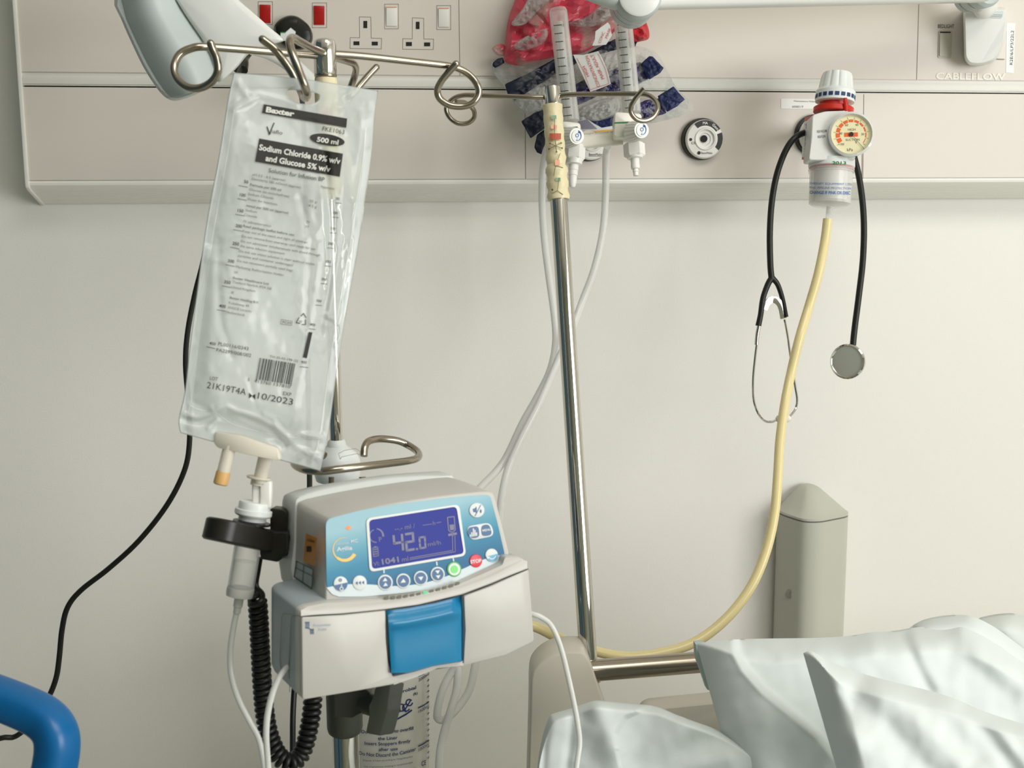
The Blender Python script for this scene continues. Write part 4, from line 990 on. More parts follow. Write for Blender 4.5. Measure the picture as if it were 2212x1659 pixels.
def uv_of(x, y):
    u, v = .5, max(0, min(1, (y - 180)/800))
    for _ in range(12):
        p = bag_px(u, v); q = bag_px(min(u + .01, 1), v); w = bag_px(u, min(v + .01, 1))
        if u > .99: q = p; 
        dux, duy = ((q[0] - p[0])/.01, (q[1] - p[1])/.01) if u <= .99 else (300, 50)
        dvx, dvy = ((w[0] - p[0])/.01, (w[1] - p[1])/.01) if v < .99 else (-100, 800)
        det = dux*dvy - dvx*duy; ex, ey = x - p[0], y - p[1]
        u += (ex*dvy - ey*dvx)/det; v += (dux*ey - duy*ex)/det
        u = max(0, min(1, u)); v = max(0, min(1, v))
    return u, v
def sstep(a, b, x):
    t = max(0, min(1, (x - a)/(b - a))); return t*t*(3 - 2*t)
FOLDS = [  # polyline px, height mm (towards viewer), width px
    ([(700, 330), (712, 460), (716, 560), (706, 640), (690, 720)], -2.6, 9), ([(735, 300), (742, 420), (745, 520), (728, 620), (706, 700)], 1.6, 12),
    ([(758, 520), (752, 600), (735, 660), (722, 690), (690, 680)], 1.8, 8), ([(690, 680), (720, 700), (725, 730), (700, 770)], -1.6, 6),
    ([(650, 430), (672, 520), (668, 600), (660, 700)], -.9, 8), ([(474, 520), (470, 600), (478, 700), (500, 770)], -1.4, 8),
    ([(462, 560), (455, 680), (450, 800)], 1.5, 12), ([(440, 530), (480, 528), (520, 515)], -1.2, 6), ([(450, 560), (490, 565), (500, 600)], 1.0, 7),
    ([(392, 893), (420, 902), (445, 897), (470, 884), (490, 878), (510, 888), (560, 903), (600, 925), (625, 948), (650, 938), (697, 945)], 2.6, 6), ([(392, 905), (430, 912), (470, 902), (520, 900), (580, 925), (615, 962)], -2.4, 6), ([(455, 880), (470, 905), (450, 925)], 1.6, 5), ([(600, 925), (590, 905), (570, 895)], 1.4, 5), ([(625, 948), (640, 965), (690, 990)], 1.5, 7), ([(500, 160), (540, 215), (490, 245)], 1.2, 8),
    ([(420, 870), (470, 895), (520, 915), (600, 950)], -1.2, 7), ([(540, 820), (552, 880)], -.7, 6), ([(500, 235), (560, 205), (600, 215), (640, 225)], 1.1, 8),
    ([(690, 880), (725, 845)], -.9, 7), ([(780, 240), (775, 330), (764, 430)], .9, 8), ([(515, 250), (500, 340), (486, 430)], 1.0, 9)]
def bulge(u, v, x, y):
    ew = .055; e = sstep(0, .20, (min(u, 1 - u) - ew))
    e = math.sqrt(max(0, e)); tv = sstep(.075, .30, v)*(1 - sstep(.86, .955, v))
    return e*(tv**.75)*(.0065 + .0085*v)
def folds(x, y, u, v):
    h = 0
    for pl, hh, w in FOLDS:
        d = dist_poly(x, y, pl)
        if d < 3*w: h += hh*.001*math.exp(-(d/w)**2)
    h += .0009*(fbm(x, y*.7, 80, 3))*sstep(.05, .2, v)
    h += .0005*(1 - abs(fbm(x, y*.8, 60, 9))*2)*sstep(.15, .5, abs(u - .42)*2)
    return h
def Sb(x, y, off=0.0):
    u, v = uv_of(x, y); k = min(1, min(u, 1 - u)*18)
    return C(x, y, bag_plane(x, y) - bulge(u, v, x, y) - folds(x, y, u, v)*k + off)
BG = thing('fluid_bag', C(560, 975, .83), 'clear half-litre fluid bag with black print hanging from the front hook', 'drip bag')
hole = (653, 214, 46, 21, 8)   # slot in the hanger flap: x y rx ry rot
def in_hole(x, y):
    a = math.radians(10); dx, dy = x - 655, y - 205; p = dx*math.cos(a) + dy*math.sin(a); q = -dx*math.sin(a) + dy*math.cos(a)
    return (p/36.0)**2 + (q/19.0)**2 < 1
def bag_mesh():
    NU, NV = 96, 220; bm = bmesh.new(); F = []; Bk = []
    PXY = [[bag_px(i/NU, j/NV) for i in range(NU + 1)] for j in range(NV + 1)]
    def skip(i, j):
        x, y = bag_px((i + .5)/NU, (j + .5)/NV); return in_hole(x, y)
    SK = {(i, j) for j in range(8, 50) for i in range(NU) if skip(i, j)}
    for j in range(NV + 1):
        for i in range(NU + 1):
            around = [((i - a), (j - b)) in SK for a in (0, 1) for b in (0, 1)]
            if any(around) and not all(around):      # pull the cut onto a clean ellipse
                x, y = PXY[j][i]; dx, dy = x - 655, y - 205; a = math.radians(10)
                p, q = dx*math.cos(a) + dy*math.sin(a), -dx*math.sin(a) + dy*math.cos(a)
                k = 1/math.sqrt((p/36.0)**2 + (q/19.0)**2); PXY[j][i] = (655 + dx*k, 205 + dy*k)
    for j in range(NV + 1):
        fr, bk = [], []
        for i in range(NU + 1):
            u, v = i/NU, j/NV; x, y = PXY[j][i]
            # wobble of the weld and of the hem
            k = min(1, min(u, 1 - u)*18); kv = min(1, min(v, 1 - v)*40)
            b = bulge(u, v, x, y); f = folds(x, y, u, v)*k*kv
            d = bag_plane(x, y)
            fr.append(bm.verts.new(C(x, y, d - b - f - .0003*kv*k)))
            edge = i in (0, NU) or j in (0, NV)
            bk.append(fr[-1] if edge else bm.verts.new(C(x, y, d + b*.8 - f*.6 + .0006 + .0008*fbm(x, y, 40, 20)*min(1, b*400))))
        F.append(fr); Bk.append(bk)
    for j in range(NV):
        for i in range(NU):
            if (i, j) in SK: continue
            bm.faces.new((F[j][i], F[j][i + 1], F[j + 1][i + 1], F[j + 1][i]))
            q = (Bk[j][i], Bk[j + 1][i], Bk[j + 1][i + 1], Bk[j][i + 1])
            try: bm.faces.new(q)
            except ValueError: pass
    # close the slot: walls between front and back along its border, pull the border onto a clean ellipse
    hb = [e for e in bm.edges if e.is_boundary]
    Fi = {}; 
    for j in range(NV + 1):
        for i in range(NU + 1): Fi[F[j][i]] = Bk[j][i]
    for e in hb:
        a, b = e.verts
        if a in Fi and b in Fi and Fi[a] is not a and Fi[b] is not b:
            try: bm.faces.new((a, b, Fi[b], Fi[a]))
            except ValueError: pass
    bmesh.ops.recalc_face_normals(bm, faces=bm.faces)
    me = bpy.data.meshes.new('bag_body'); bm.to_mesh(me); bm.free(); me.shade_smooth(); return me
def bag_mat():
    m = bpy.data.materials.new('liquid_bag'); m.use_nodes = True; nt = m.node_tree; N = nt.nodes; L = nt.links
    p = N['Principled BSDF']; p.inputs['Base Color'].default_value = lin('eef2f1'); p.inputs['Roughness'].default_value = .16
    p.inputs['Transmission Weight'].default_value = .0; p.inputs['Coat Weight'].default_value = .5; p.inputs['Coat Roughness'].default_value = .08
    g = N.new('ShaderNodeBsdfRefraction'); g.inputs['IOR'].default_value = 1.22; g.inputs['Roughness'].default_value = .10; g.inputs['Color'].default_value = lin('eef3f2')
    t = N.new('ShaderNodeBsdfTransparent'); t.inputs['Color'].default_value = lin('f2f6f5')
    tc = N.new('ShaderNodeTexCoord'); nz = N.new('ShaderNodeTexNoise'); nz.inputs['Scale'].default_value = 26; nz.inputs['Detail'].default_value = 3; nz.inputs['Distortion'].default_value = .6
    L.new(tc.outputs['Object'], nz.inputs['Vector'])
    bp = N.new('ShaderNodeBump'); bp.inputs['Strength'].default_value = .22; bp.inputs['Distance'].default_value = .003
    L.new(nz.outputs['Fac'], bp.inputs['Height']); L.new(bp.outputs['Normal'], p.inputs['Normal']); L.new(bp.outputs['Normal'], g.inputs['Normal']); L.new(bp.outputs['Normal'], p.inputs['Coat Normal'])
    a = N.new('ShaderNodeMixShader'); a.inputs[0].default_value = .62; L.new(g.outputs[0], a.inputs[1]); L.new(t.outputs[0], a.inputs[2])
    b = N.new('ShaderNodeMixShader'); b.inputs[0].default_value = .33; L.new(a.outputs[0], b.inputs[1]); L.new(p.outputs[0], b.inputs[2])
    L.new(b.outputs[0], [n for n in N if n.type == 'OUTPUT_MATERIAL'][0].inputs[0]); return m
link_mesh(bag_mesh(), 'bag_body', bag_mat(), BG)
# print on the front face, laid on the bulging film
R9 = 9.6
def row(t, x, y, h, w=None, b=.0, ax=0, rot=R9): pr_.text(t, x, y, h, rot, w=w, bold=b, ax=ax)
def band(x0, y0, x1, y1, x2, y2, x3, y3, nu=40, nv=8): return Ink().quad((x0, y0), (x1, y1), (x2, y2), (x3, y3), nu, nv)
pr_ = band(570, 225, 750, 256, 748, 276, 566, 244)
pr_._add(*(lambda I: (I.v, I.f))(band(560, 299, 741, 332, 734, 382, 551, 349)))
ov = []
for k in range(28):
    a = 2*PI*k/28; p, q = 38*math.cos(a), 12.5*math.sin(a); r_ = math.radians(9); ov.append((707 + p*math.cos(r_) - q*math.sin(r_), 302 + p*math.sin(r_) + q*math.cos(r_)))
for k_r in range(5):
    for a_, b_ in zip(ov, ov[1:] + ov[:1]):
        f0, f1 = k_r/5, (k_r + 1)/5; pr_.quad(*[(707 + (p[0] - 707)*f, 302 + (p[1] - 302)*f) for p, f in ((a_, f0), (b_, f0), (b_, f1), (a_, f1))])
row('FKE1063', 696, 282, 9.5, 48)
pr_.line([(577, 274), (582, 289), (592, 266)], 2.6).line([(581, 290), (584, 288)], 3); row('iaflo', 586, 287, 8, 24)
row('Solution for Infusion BP', 580, 372, 9, 122)
row('21K19T4A', 446, 838, 13.5, 86, .0, rot=10.5); row('10/2023', 556, 861, 13.5, 77, .0, rot=10.5)
pr_.poly([(538, 848), (545, 855), (538, 861)]).poly([(552, 851), (545, 855), (551, 864)])
row('LOT', 453, 820, 7.5, 17); row('EXP', 611, 853, 7.5, 18, .0)
def L_(x, y): return (380 + x/4.609, 380 + y/4.609)
for s, x, y in (('50', 676, 62), ('100', 634, 192), ('150', 612, 348), ('200', 592, 500), ('250', 562, 676), ('300', 515, 850), ('350', 478, 1060), ('400', 428, 1298)):
    X, Y = L_(x, y + 8); row(s, X, Y, 6.6, None, .018); a = L_(x - 20 if s != '50' else 625, y + 34); pr_.line([a, (a[0] + 19, a[1] + 3.6)], 1.2)
row('450', 452, 744, 6.2, None, .018); pr_.line([(446, 749), (465, 753)], 1.2)
for s, x, y in (('50', 1594, 228), ('100', 1565, 370), ('150', 1543, 525), ('200', 1517, 675), ('250', 1490, 855), ('300', 1450, 1030), ('350', 1398, 1245), ('400', 1335, 1482)):
    X, Y = L_(x, y + 6); row(s, X, Y, 5.2, None, .012); a = L_(x - 6, y + 40); pr_.line([a, (a[0] + 13, a[1] + 1.5)], 1.1)
row('450', 650, 784, 5.6, None, .012); pr_.line([(648, 792), (666, 794)], 1.1)
pr_.quad((667, 717), (675, 718), (663, 774), (654, 772), 1, 5)
row('PL00116/0343', 471, 746, 7.4, 66); row('PA2299/008/002', 467, 759, 7.4, 76)
row('TH-35-02-198 (2)', 582, 772, 4.8, 62)
# recycling triangle and boxed mark
pr_.line([(650, 683), (656, 677), (661, 686)], 1.7).line([(646, 686), (640, 697), (648, 699)], 1.7).line([(652, 701), (660, 701), (660, 691)], 1.7); row('07', 646, 697, 5, None)
pr_.line([(608, 690), (631, 694), (630, 703), (606, 700)], .8, True); row('POM', 610, 698, 5, 18)
# bar code
random.seed(3); bx_ = 0; tot = 78.0
while bx_ < tot:
    w_ = random.choice([1.0, 1.0, 1.6, 2.4]); t0, t1 = bx_/tot, min(1, (bx_ + w_)/tot)
    tx0, tx1 = 561 + 78*t0, 561 + 78*t1; ty0, ty1 = 773 + 12.5*t0, 773 + 12.5*t1; lo = 46 if t0 > .04 and t0 < .95 else 49
    pr_.quad((tx0, ty0), (tx1, ty1), (tx1 - 9, ty1 + lo), (tx0 - 9, ty0 + lo), 1, 4); bx_ += w_ + random.choice([1.0, 1.0, 1.7, 2.6])
row('5', 535, 823, 6.6); row('413760', 549, 826, 6.6, 36); row('137810', 591, 833, 6.6, 36)
pr_.build('black_print', Sb, -.0013, M_ink, BG)
pr_ = Ink()
M_rev = mat('reversed_lettering', 'c6c8bf', .5)
row('Baxter', 574, 241.5, 11, 62, .045, rot=9.4)
pr_.build('reversed_print', Sb, -.0018, M_rev, BG); pr_ = Ink()
row('500 ml', 684, 305.5, 10, 47, .03, rot=8.8)
pr_.build('reversed_print', Sb, -.0018, M_rev, BG); pr_ = Ink()
row('Sodium Chloride 0.9% w/v', 559, 323.5, 12, 178, .03, rot=10.0)
row('and Glucose 5% w/v', 573, 347, 12, 142, .03, rot=10.0)
pr_.build('reversed_print', Sb, -.0018, M_rev, BG)
pr_ = Ink()
small = [('pH 3.5 - 6.5 (approx)', 545, 379, 72), ('Osmolarity 585 mOsm/l (approx)', 543, 388, 108), ('Formula per 500 ml', 540, 401, 68), ('Glucose (as monohydrate)', 538, 411, 88), ('Sodium Chloride', 536, 421, 56), ('Water for Injections', 534, 432, 66),
         ('mmol per 500 ml (approx)', 532, 446, 92), ('Sodium', 530, 456, 25), ('Chloride', 527, 466, 28), ('IV administration', 526, 480, 60), ('Read package leaflet before use', 525, 490, 112), ('Keep out of the reach and sight of children', 524, 501, 142),
         ('Do not remove from overwrap until ready for use', 522, 512, 162), ('Do not administer simultaneously with blood through', 520, 523, 174), ('the same infusion equipment', 518, 533, 98), ('Do not use unless solution is clear without visible', 516, 544, 166), ('particles and container undamaged', 514, 554, 120),
         ('Do not reconnect partially used bags', 512, 565, 122), ('Marketing Authorisation Holder', 509, 578, 106), ('UK', 506, 590, 8), ('Baxter Healthcare Ltd', 503, 602, 78), ('Thetford Norfolk IP24 3SE', 502, 611, 86), ('United Kingdom', 500, 622, 52), ('IE', 499, 634, 6),
         ('Baxter Holding B.V.', 496, 645, 64), ('Kobaltweg 49', 494, 656, 44), ('3542CE Utrecht', 492, 666, 52), ('Netherlands', 489, 676, 40), ('25 g', 668, 436, 16), ('4.5 g', 666, 446, 18), ('77', 661, 482, 8), ('77', 659, 492, 8), ('Hypertonic', 693, 405, 30)]
for s, x, y, w in small: row(s, x, y, 5.2, w, .012 if s[0] in 'FRBm' else 0, rot=10.2)
pr_.build('small_print', Sb, -.0012, mat('brown_grey_ink', '55513f', .6), BG)
# weld lines
wl = Ink()
wl.line([bag_px(.055, v/40) for v in range(4, 39)], 1.1).line([bag_px(.945, v/40) for v in range(4, 39)], 1.1)
wl.line([bag_px(u/40, .905 + .035*math.sin(PI*u/40)**.6 - .014*math.exp(-((u - 9)/3.0)**2)) for u in range(2, 39)], 1.2)
wl.build('weld_line', Sb, -.0010, mat('weld_plastic', 'e9efee', .15, see=.5), BG)
# ports
M_port = mat('port_plastic', 'e6e0d0', 0.4, sss=.1, see=.25)
M_amber = mat('amber_plug', 'cda467', 0.5)
slab(round_poly([(463, 932), (520, 940), (600, 968), (606, 996), (560, 988), (470, 968), (461, 958)], 8), Sd(.8265), -.005, .004, 3).build('port_yoke', M_port, BG, angle=60)
a, b = C(497, 962, .826), C(476, 1046, .826)
MB().tube([a, a + (b - a)*.76], .0046, smooth=1, seg=20).build('injection_port', M_port, BG)
MB().lathe(a + (b - a)*.70, b - a, [(.0045, -.001), (.0051, 0), (.0052, (b - a).length*.28), (.0045, (b - a).length*.31), (.001, (b - a).length*.315)], 24).build('port_plug', M_amber, BG)
a, b = C(574, 985, .836), C(560, 1042, .836)
MB().lathe(a, b - a, [(.0052, 0), (.0048, (b - a).length)], 24).build('spike_port', M_port, BG)

# ------------------------------------------------------------------ drip chamber with its line
DD = .838
DL = thing('drip_line', C(515, 1290, DD), 'clear drip chamber and thin infusion line hanging below the fluid bag and feeding the pump', 'infusion line')
A_, B_ = C(560, 1030, DD), C(512, 1320, DD); da = (B_ - A_).normalized(); AL = (B_ - A_).length
def dp(py): return A_ + (B_ - A_)*((py - 1030)/290.0)
def dl(py): return AL*((py - 1030)/290.0)
MB().lathe(dp(1030), (da + Vector((0, .35, 0))*0).normalized(), [(.002, -.0005), (.0088, 0), (.0090, .0008), (.0085, .0016), (.0055, .002), (.0055, dl(1048))], 32).build('spike_flange', M_port, DL)
f_ = frame(Rv, da)
MB().box(dp(1066) + Rv*.0004, .0034, .0085, .0026, f_).box(dp(1068) + Rv*.0072, .0042, .0098, .0042, f_).build('air_vent', M_white, DL, bevel=.0016)
MB().lathe(dp(1084), da, [(.0105, 0), (.0113, .0012), (.0113, dl(1100) - dl(1084)), (.0133, dl(1101) - dl(1084)), (.0135, dl(1110) - dl(1084)), (.0125, dl(1114) - dl(1084)), (.0100, dl(1116) - dl(1084)), (.0100, dl(1124) - dl(1084))], 48).build('chamber_cap', M_white2, DL)
M_cham = mat('chamber_plastic', 'cdd0ca', .06, see=.965, edge=.25, var=0)
c0 = dp(1118); hl = dl(1285) - dl(1118)
MB().lathe(c0, da, [(.0098, 0), (.0096, hl*.45), (.0096, hl)], 40, caps=False).lathe(c0, da, [(.0088, 0), (.0086, hl*.45), (.0086, hl)], 40, caps=False).build('drip_chamber', M_cham, DL)
MB().lathe(dp(1212), da, [(.0001, 0), (.0084, .0001), (.0084, dl(1272) - dl(1212)), (.0001, dl(1273) - dl(1212))], 40).build('saline', mat('saline_water', 'b9bdb8', .05, see=.97, edge=.55, var=0), DL)
MB().lathe(dp(1268), da, [(.0070, 0), (.0098, .0005), (.0100, .003), (.0096, dl(1288) - dl(1268)), (.006, dl(1291) - dl(1268)), (.004, dl(1293) - dl(1268))], 40).build('chamber_base', mat('frosted_base', 'c9c9c2', .25, see=.25), DL)
MB().lathe(dp(1290), da, [(.0034, 0), (.0034, dl(1310) - dl(1290)), (.0027, dl(1312) - dl(1290)), (.0027, dl(1324) - dl(1290))], 24).build('nipple', mat('clear_nipple', 'd8d8d2', .12, see=.35), DL)
M_line = mat('infusion_tube', 'e0e1dc', 0.14, see=.30, edge=.03, var=.01)
MB().tube(Cs([(512, 1318, DD), (505, 1352, DD), (499, 1390, DD), (497, 1430, DD), (502, 1470, DD), (517, 1515, DD), (540, 1560, DD), (560, 1600, DD), (572, 1665, DD), (580, 1760, .84), (590, 1830, .83), (590, 1760, .81), (582, 1690, .795), (578, 1640, .79), (575, 1590, .785), (578, 1545, .785), (588, 1500, .787), (602, 1466, .79), (616, 1446, .795), (624, 1440, .80)]), .0021, seg=12, smooth=7).build('infusion_tube', M_line, DL)
MB().tube(Cs([(1110, 1315, .91), (1152, 1327, .905), (1168, 1333, .905), (1188, 1348, .905), (1204, 1378, .905), (1216, 1415, .905), (1228, 1465, .90), (1240, 1520, .895), (1248, 1565, .89), (1252, 1605, .885), (1246, 1650, .88), (1238, 1720, .875)]), .0021, seg=12, smooth=7).build('patient_tube', M_line, DL)

# ------------------------------------------------------------------ black drop sensor clipped round the chamber
M_sens = mat('sensor_plastic', '1a1811', 0.38, var=.05)
DS = thing('drop_sensor', C(600, 1180, .85), 'black drop sensor clamped round the drip chamber with a coiled black cord', 'sensor')
e1 = (C(612, 1174, .859) - C(456, 1139, .811)).normalized(); e3 = (Uv - e1*Uv.dot(e1)).normalized(); e2 = e1.cross(e3)
ac_ = C(483, 1147, .819); AL_ = .056
def stad(z, k=0.0):
    w = .0138 - k; P = []
    for i in range(25): a = math.radians(90 + 180*i/24); P.append(ac_ + e1*(w*math.cos(a)) + e2*(w*math.sin(a)) + e3*z)
    P.append(ac_ + e1*(AL_ - k) - e2*(w*.8) + e3*z); P.append(ac_ + e1*(AL_ - k) + e2*(w*.8) + e3*z); return P
MB().loft([stad(-.0078, .0015), stad(-.0066), stad(.0066), stad(.0078, .0015)]).build('sensor_arm', M_sens, DS, angle=40)
MB().lathe(dp(1130) - da*.001, da, [(.0135, 0), (.0135, .0015), (.011, .0018)], 40).build('chamber_seat', M_blackp, DS)
slab(round_poly([(583, 1098), (612, 1101), (620, 1108), (619, 1150), (612, 1175), (583, 1172)], 4), Sd(.858), -.010, .010, 2).build('sensor_head', M_sens, DS)
slab(round_poly([(558, 1150), (618, 1150), (618, 1195), (600, 1215), (562, 1208)], 5), Sd(.848), -.011, .011, 2).build('sensor_block', M_sens, DS)
MB().tube([C(600, 1172, .852), C(632, 1180, .868)], .0105, smooth=1, seg=24, sq=(.85, .85, 4)).build('clamp_foot', M_sens, DS, bevel=.0012)
path = Cs([(562, 1205, .850), (557, 1235, .852), (553, 1262, .852), (560, 1282, .848), (550, 1290, .842), (545, 1300, .85)])
MB().tube(path, .0021, seg=10).build('straight_cord', M_black, DS)
MB().tube(Cs([(553, 1270, .852), (566, 1284, .846), (562, 1300, .84), (545, 1306, .842), (542, 1292, .850), (556, 1280, .853)]), .0023, seg=10).build('cord_knot', M_black, DS)
cp, _ = spline(Cs([(556, 1298, .855), (559, 1340, .858), (562, 1400, .862), (566, 1470, .866), (572, 1540, .87), (582, 1590, .87), (600, 1630, .87), (624, 1648, .872), (646, 1636, .878), (660, 1605, .882), (670, 1560, .886), (675, 1520, .89), (677, 1470, .895)]), 0, 30)
acc = [0]
for p, q in zip(cp, cp[1:]): acc.append(acc[-1] + (q - p).length)
TL = acc[-1]; pitch = .0046; nt_ = int(TL/pitch*14); hx = []; prev = Vector((1, 0, 0)); idx = 0
for k in range(nt_):
    s = TL*k/(nt_ - 1)
    while idx < len(acc) - 2 and acc[idx + 1] < s: idx += 1
    f = (s - acc[idx])/(acc[idx + 1] - acc[idx] + 1e-9); p = cp[idx].lerp(cp[idx + 1], f); t = (cp[idx + 1] - cp[idx]).normalized()
    prev = (prev - t*prev.dot(t)).normalized(); b_ = t.cross(prev); a = 2*PI*s/pitch
    hx.append(p + (prev*math.cos(a) + b_*math.sin(a))*.0052)
MB().tube(hx, .00235, seg=8, smooth=1).build('coiled_cord', M_black, DS, angle=80)
# ------------------------------------------------------------------ infusion pump
M_pw = mat('pump_white', 'bfbcb6', 0.38, var=.008)
M_pt = mat('pump_top_grey', 'c6cac6', 0.4, var=.01)
M_ps = mat('pump_side_shaded_blue_grey', '9fa9ad', 0.42, var=.01)  # bluish grey cover, part of the dark tone is shade put into the colour
M_pb = mat('pump_blue_door', '12749f', 0.28, var=.04, vscale=18)
P0 = C(650, 1510, .78)
_a = math.radians(24.2)
pex, pey, pez = Vector((math.cos(_a), math.sin(_a), 0)), Vector((-math.sin(_a), math.cos(_a), 0)), Vector((0, 0, 1))
def Spl(yo, tilt=0.0, z0=0.0):
    nn = pey - pez*tilt
    def f(x, y, off=0.0):
        r = ray(x, y); k = (P0.dot(nn) + yo + off - tilt*z0 - CAM.dot(nn))/r.dot(nn); return CAM + r*k
    f.n = (pey - pez*tilt).normalized(); return f
def loc(p): d = p - P0; return d.dot(pex), d.dot(pey), d.dot(pez)
zL = loc(Spl(.010)(712, 1285))[2]
TI = .20
SU = Spl(.012, TI, zL)        # the sloping front of the control head
SL = Spl(0.0)
pump_c = P0 + pex*.09 + pey*.05
PU = thing('infusion_pump', pump_c, 'white and blue infusion pump with a lit display clamped to the front drip stand', 'infusion pump')
def ext(outline, S, lay, n=None, rot=None):
    """layers (depth mm along n, shrink px)"""
    n = n or pey; rings = []
    for o, k in lay:
        rings.append([S(x, y) + n*(o*.001) for x, y in (shrink(outline, px=k) if k else outline)])
    return MB().loft(rings)
# control head
head = smooth2([(704, 1300), (705, 1215), (707, 1136), (716, 1120), (745, 1111), (800, 1098), (870, 1084), (950, 1072), (1030, 1063), (1060, 1063), (1070, 1074), (1082, 1120), (1096, 1175), (1106, 1222), (1108, 1250), (960, 1300), (830, 1325), (720, 1330)], 2, True)
ext(head, SU, [(0, 4), (.6, 1.2), (2.5, 0), (40, 0), (62, 4), (66, 12)]).build('control_head', M_pw, PU, angle=50)
rear = smooth2([(704, 1325), (703, 1215), (705, 1130), (716, 1112), (760, 1097), (830, 1082), (930, 1066), (1040, 1060), (1064, 1066), (1085, 1120), (1098, 1180), (1100, 1240), (980, 1310), (820, 1335)], 2, True)
rv_ = MB(); rings = []
for o, lift, k in ((58, -.0005, 1), (60, .0005, 0), (70, .0002, 0), (80, -.003, 0), (87, -.008, 4), (90, -.014, 14)):
    rg = []
    for x, y in (shrink(rear, px=k) if k else rear):
        p = SU(x, y); l = loc(p); top = sstep(.085, .135, l[2]); arch = math.sin(PI*max(0, min(1, (l[0] - .0)/.175)))**.7
        rg.append(p + pey*(o*.001) + pez*(lift*top*arch))
    rings.append(rg)
rv_.loft(rings).build('rear_cover', M_pt, PU, angle=60)
# grip recess and seam on the top
def Stop(x, y, o=0.0):
    # height of the head's top edge at local x, from the traced outline
    best = max((loc(SU(a, b)) for a, b in head), key=lambda l: -abs(l[0] - x) + l[2]*3)
    zz_ = best[2]; return P0 + pex*x + pey*(y + TI*(zz_ - zL) + .0) + pez*(zz_ + .0004)
# lower housing
low = round_poly([(650, 1322), (664, 1314), (705, 1306), (760, 1303), (860, 1298), (980, 1272), (1094, 1222), (1098, 1206), (1130, 1207), (1139, 1212), (1146, 1290), (1153, 1378), (1150, 1390), (1090, 1416), (1000, 1438), (945, 1443), (900, 1462), (850, 1478), (760, 1493), (655, 1511), (650, 1505)], 5, 2)
lowb = [(650, 1322), (664, 1308), (720, 1304)]
ext(low, SL, [(4.0, 2.5), (5.0, 0), (10, 0)]).build('front_rim', M_pw, PU, angle=50)
ext(low, SL, [(10, .6), (11, 0), (52, 2), (62, 8), (68, 18)]).build('side_body', M_ps, PU, angle=50)
# shoulder that sweeps from the lower housing up to the head
sw = [(650, 1322), (680, 1306), (704, 1288), (712, 1262), (1092, 1192), (1104, 1204), (1139, 1212), (1141, 1226), (1000, 1284), (930, 1303), (860, 1314), (760, 1320), (652, 1330)]
# upper bezel: patch between the panel and the door line
def interp(pl, t):
    t = max(0, min(.9999, t))*(len(pl) - 1); i = int(t); f = t - i; return (pl[i][0]*(1 - f) + pl[i + 1][0]*f, pl[i][1]*(1 - f) + pl[i + 1][1]*f)
topl = smooth2([(650, 1318), (676, 1306), (706, 1296), (790, 1292), (880, 1279), (980, 1255), (1060, 1226), (1094, 1208), (1116, 1206), (1139, 1212)], 6)
botl = smooth2([(650, 1331), (680, 1328), (740, 1325), (832, 1316), (905, 1306), (985, 1288), (1040, 1270), (1090, 1248), (1120, 1236), (1140, 1229)], 6)
def reparam(pl, n):
    xs_ = [p[0] for p in pl]; out = []
    for k in range(n):
        x = 650 + (1139.5 - 650)*k/(n - 1)
        for a, b in zip(pl, pl[1:]):
            if a[0] <= x <= b[0]: f = (x - a[0])/max(1e-6, b[0] - a[0]); out.append((x, a[1]*(1 - f) + b[1]*f)); break
        else: out.append(pl[-1] if x > pl[-1][0] else pl[0])
    return out
tl_, bl_ = reparam(topl, 70), reparam(botl, 70)
G = []
for j in range(9):
    v = j/8; row_ = []
    for i in range(70):
        x = tl_[i][0]; y = tl_[i][1]*(1 - v) + bl_[i][1]*v
        edge = sstep(0, .10, i/69)*(1 - sstep(.90, 1.0, i/69))
        yo = .0003 + .0115*edge*(1 - v)**2.2 + .002*(1 - edge)*(1 - v)
        row_.append(Spl(yo)(x, y))
    G.append(row_)
MB().grid(G).build('front_bezel', M_pw, PU, angle=60)
# door
def door(pts, name, m, off=-.6, r=5, th=3.5): return ext(round_poly(pts, r, 3), SL, [(off + .0, 2.2), (off + .35, .6), (off + 1.2, 0), (th, 0)]).build(name, m, PU, angle=50)
dl_ = [(651, 1333), (740, 1328), (832, 1318), (833, 1380), (838, 1430), (848, 1462), (870, 1470), (845, 1479), (760, 1494), (653, 1511)]
door(dl_, 'door_panel', M_pw)
dr_ = [(1001, 1288), (1060, 1266), (1110, 1243), (1141, 1230), (1147, 1300), (1153, 1385), (1090, 1416), (1000, 1438), (1001, 1432), (1004, 1360)]
door(dr_, 'door_panel', M_pw)
ext([(846, 1462), (890, 1452), (945, 1436), (1001, 1428), (1003, 1437), (945, 1443), (900, 1462), (850, 1479)], SL, [(-.3, 1), (0, 0), (3, 0)]).build('door_sill', M_pw, PU)
Ink().line([(650, 1332), (740, 1326.5), (832, 1317), (905, 1307), (1000, 1284.5), (1060, 1262), (1141, 1229)], 1.8).line([(1001.5, 1288), (1005, 1360), (1001, 1432)], 1.4).build('door_gap', SL, -.0009, M_dark, PU)
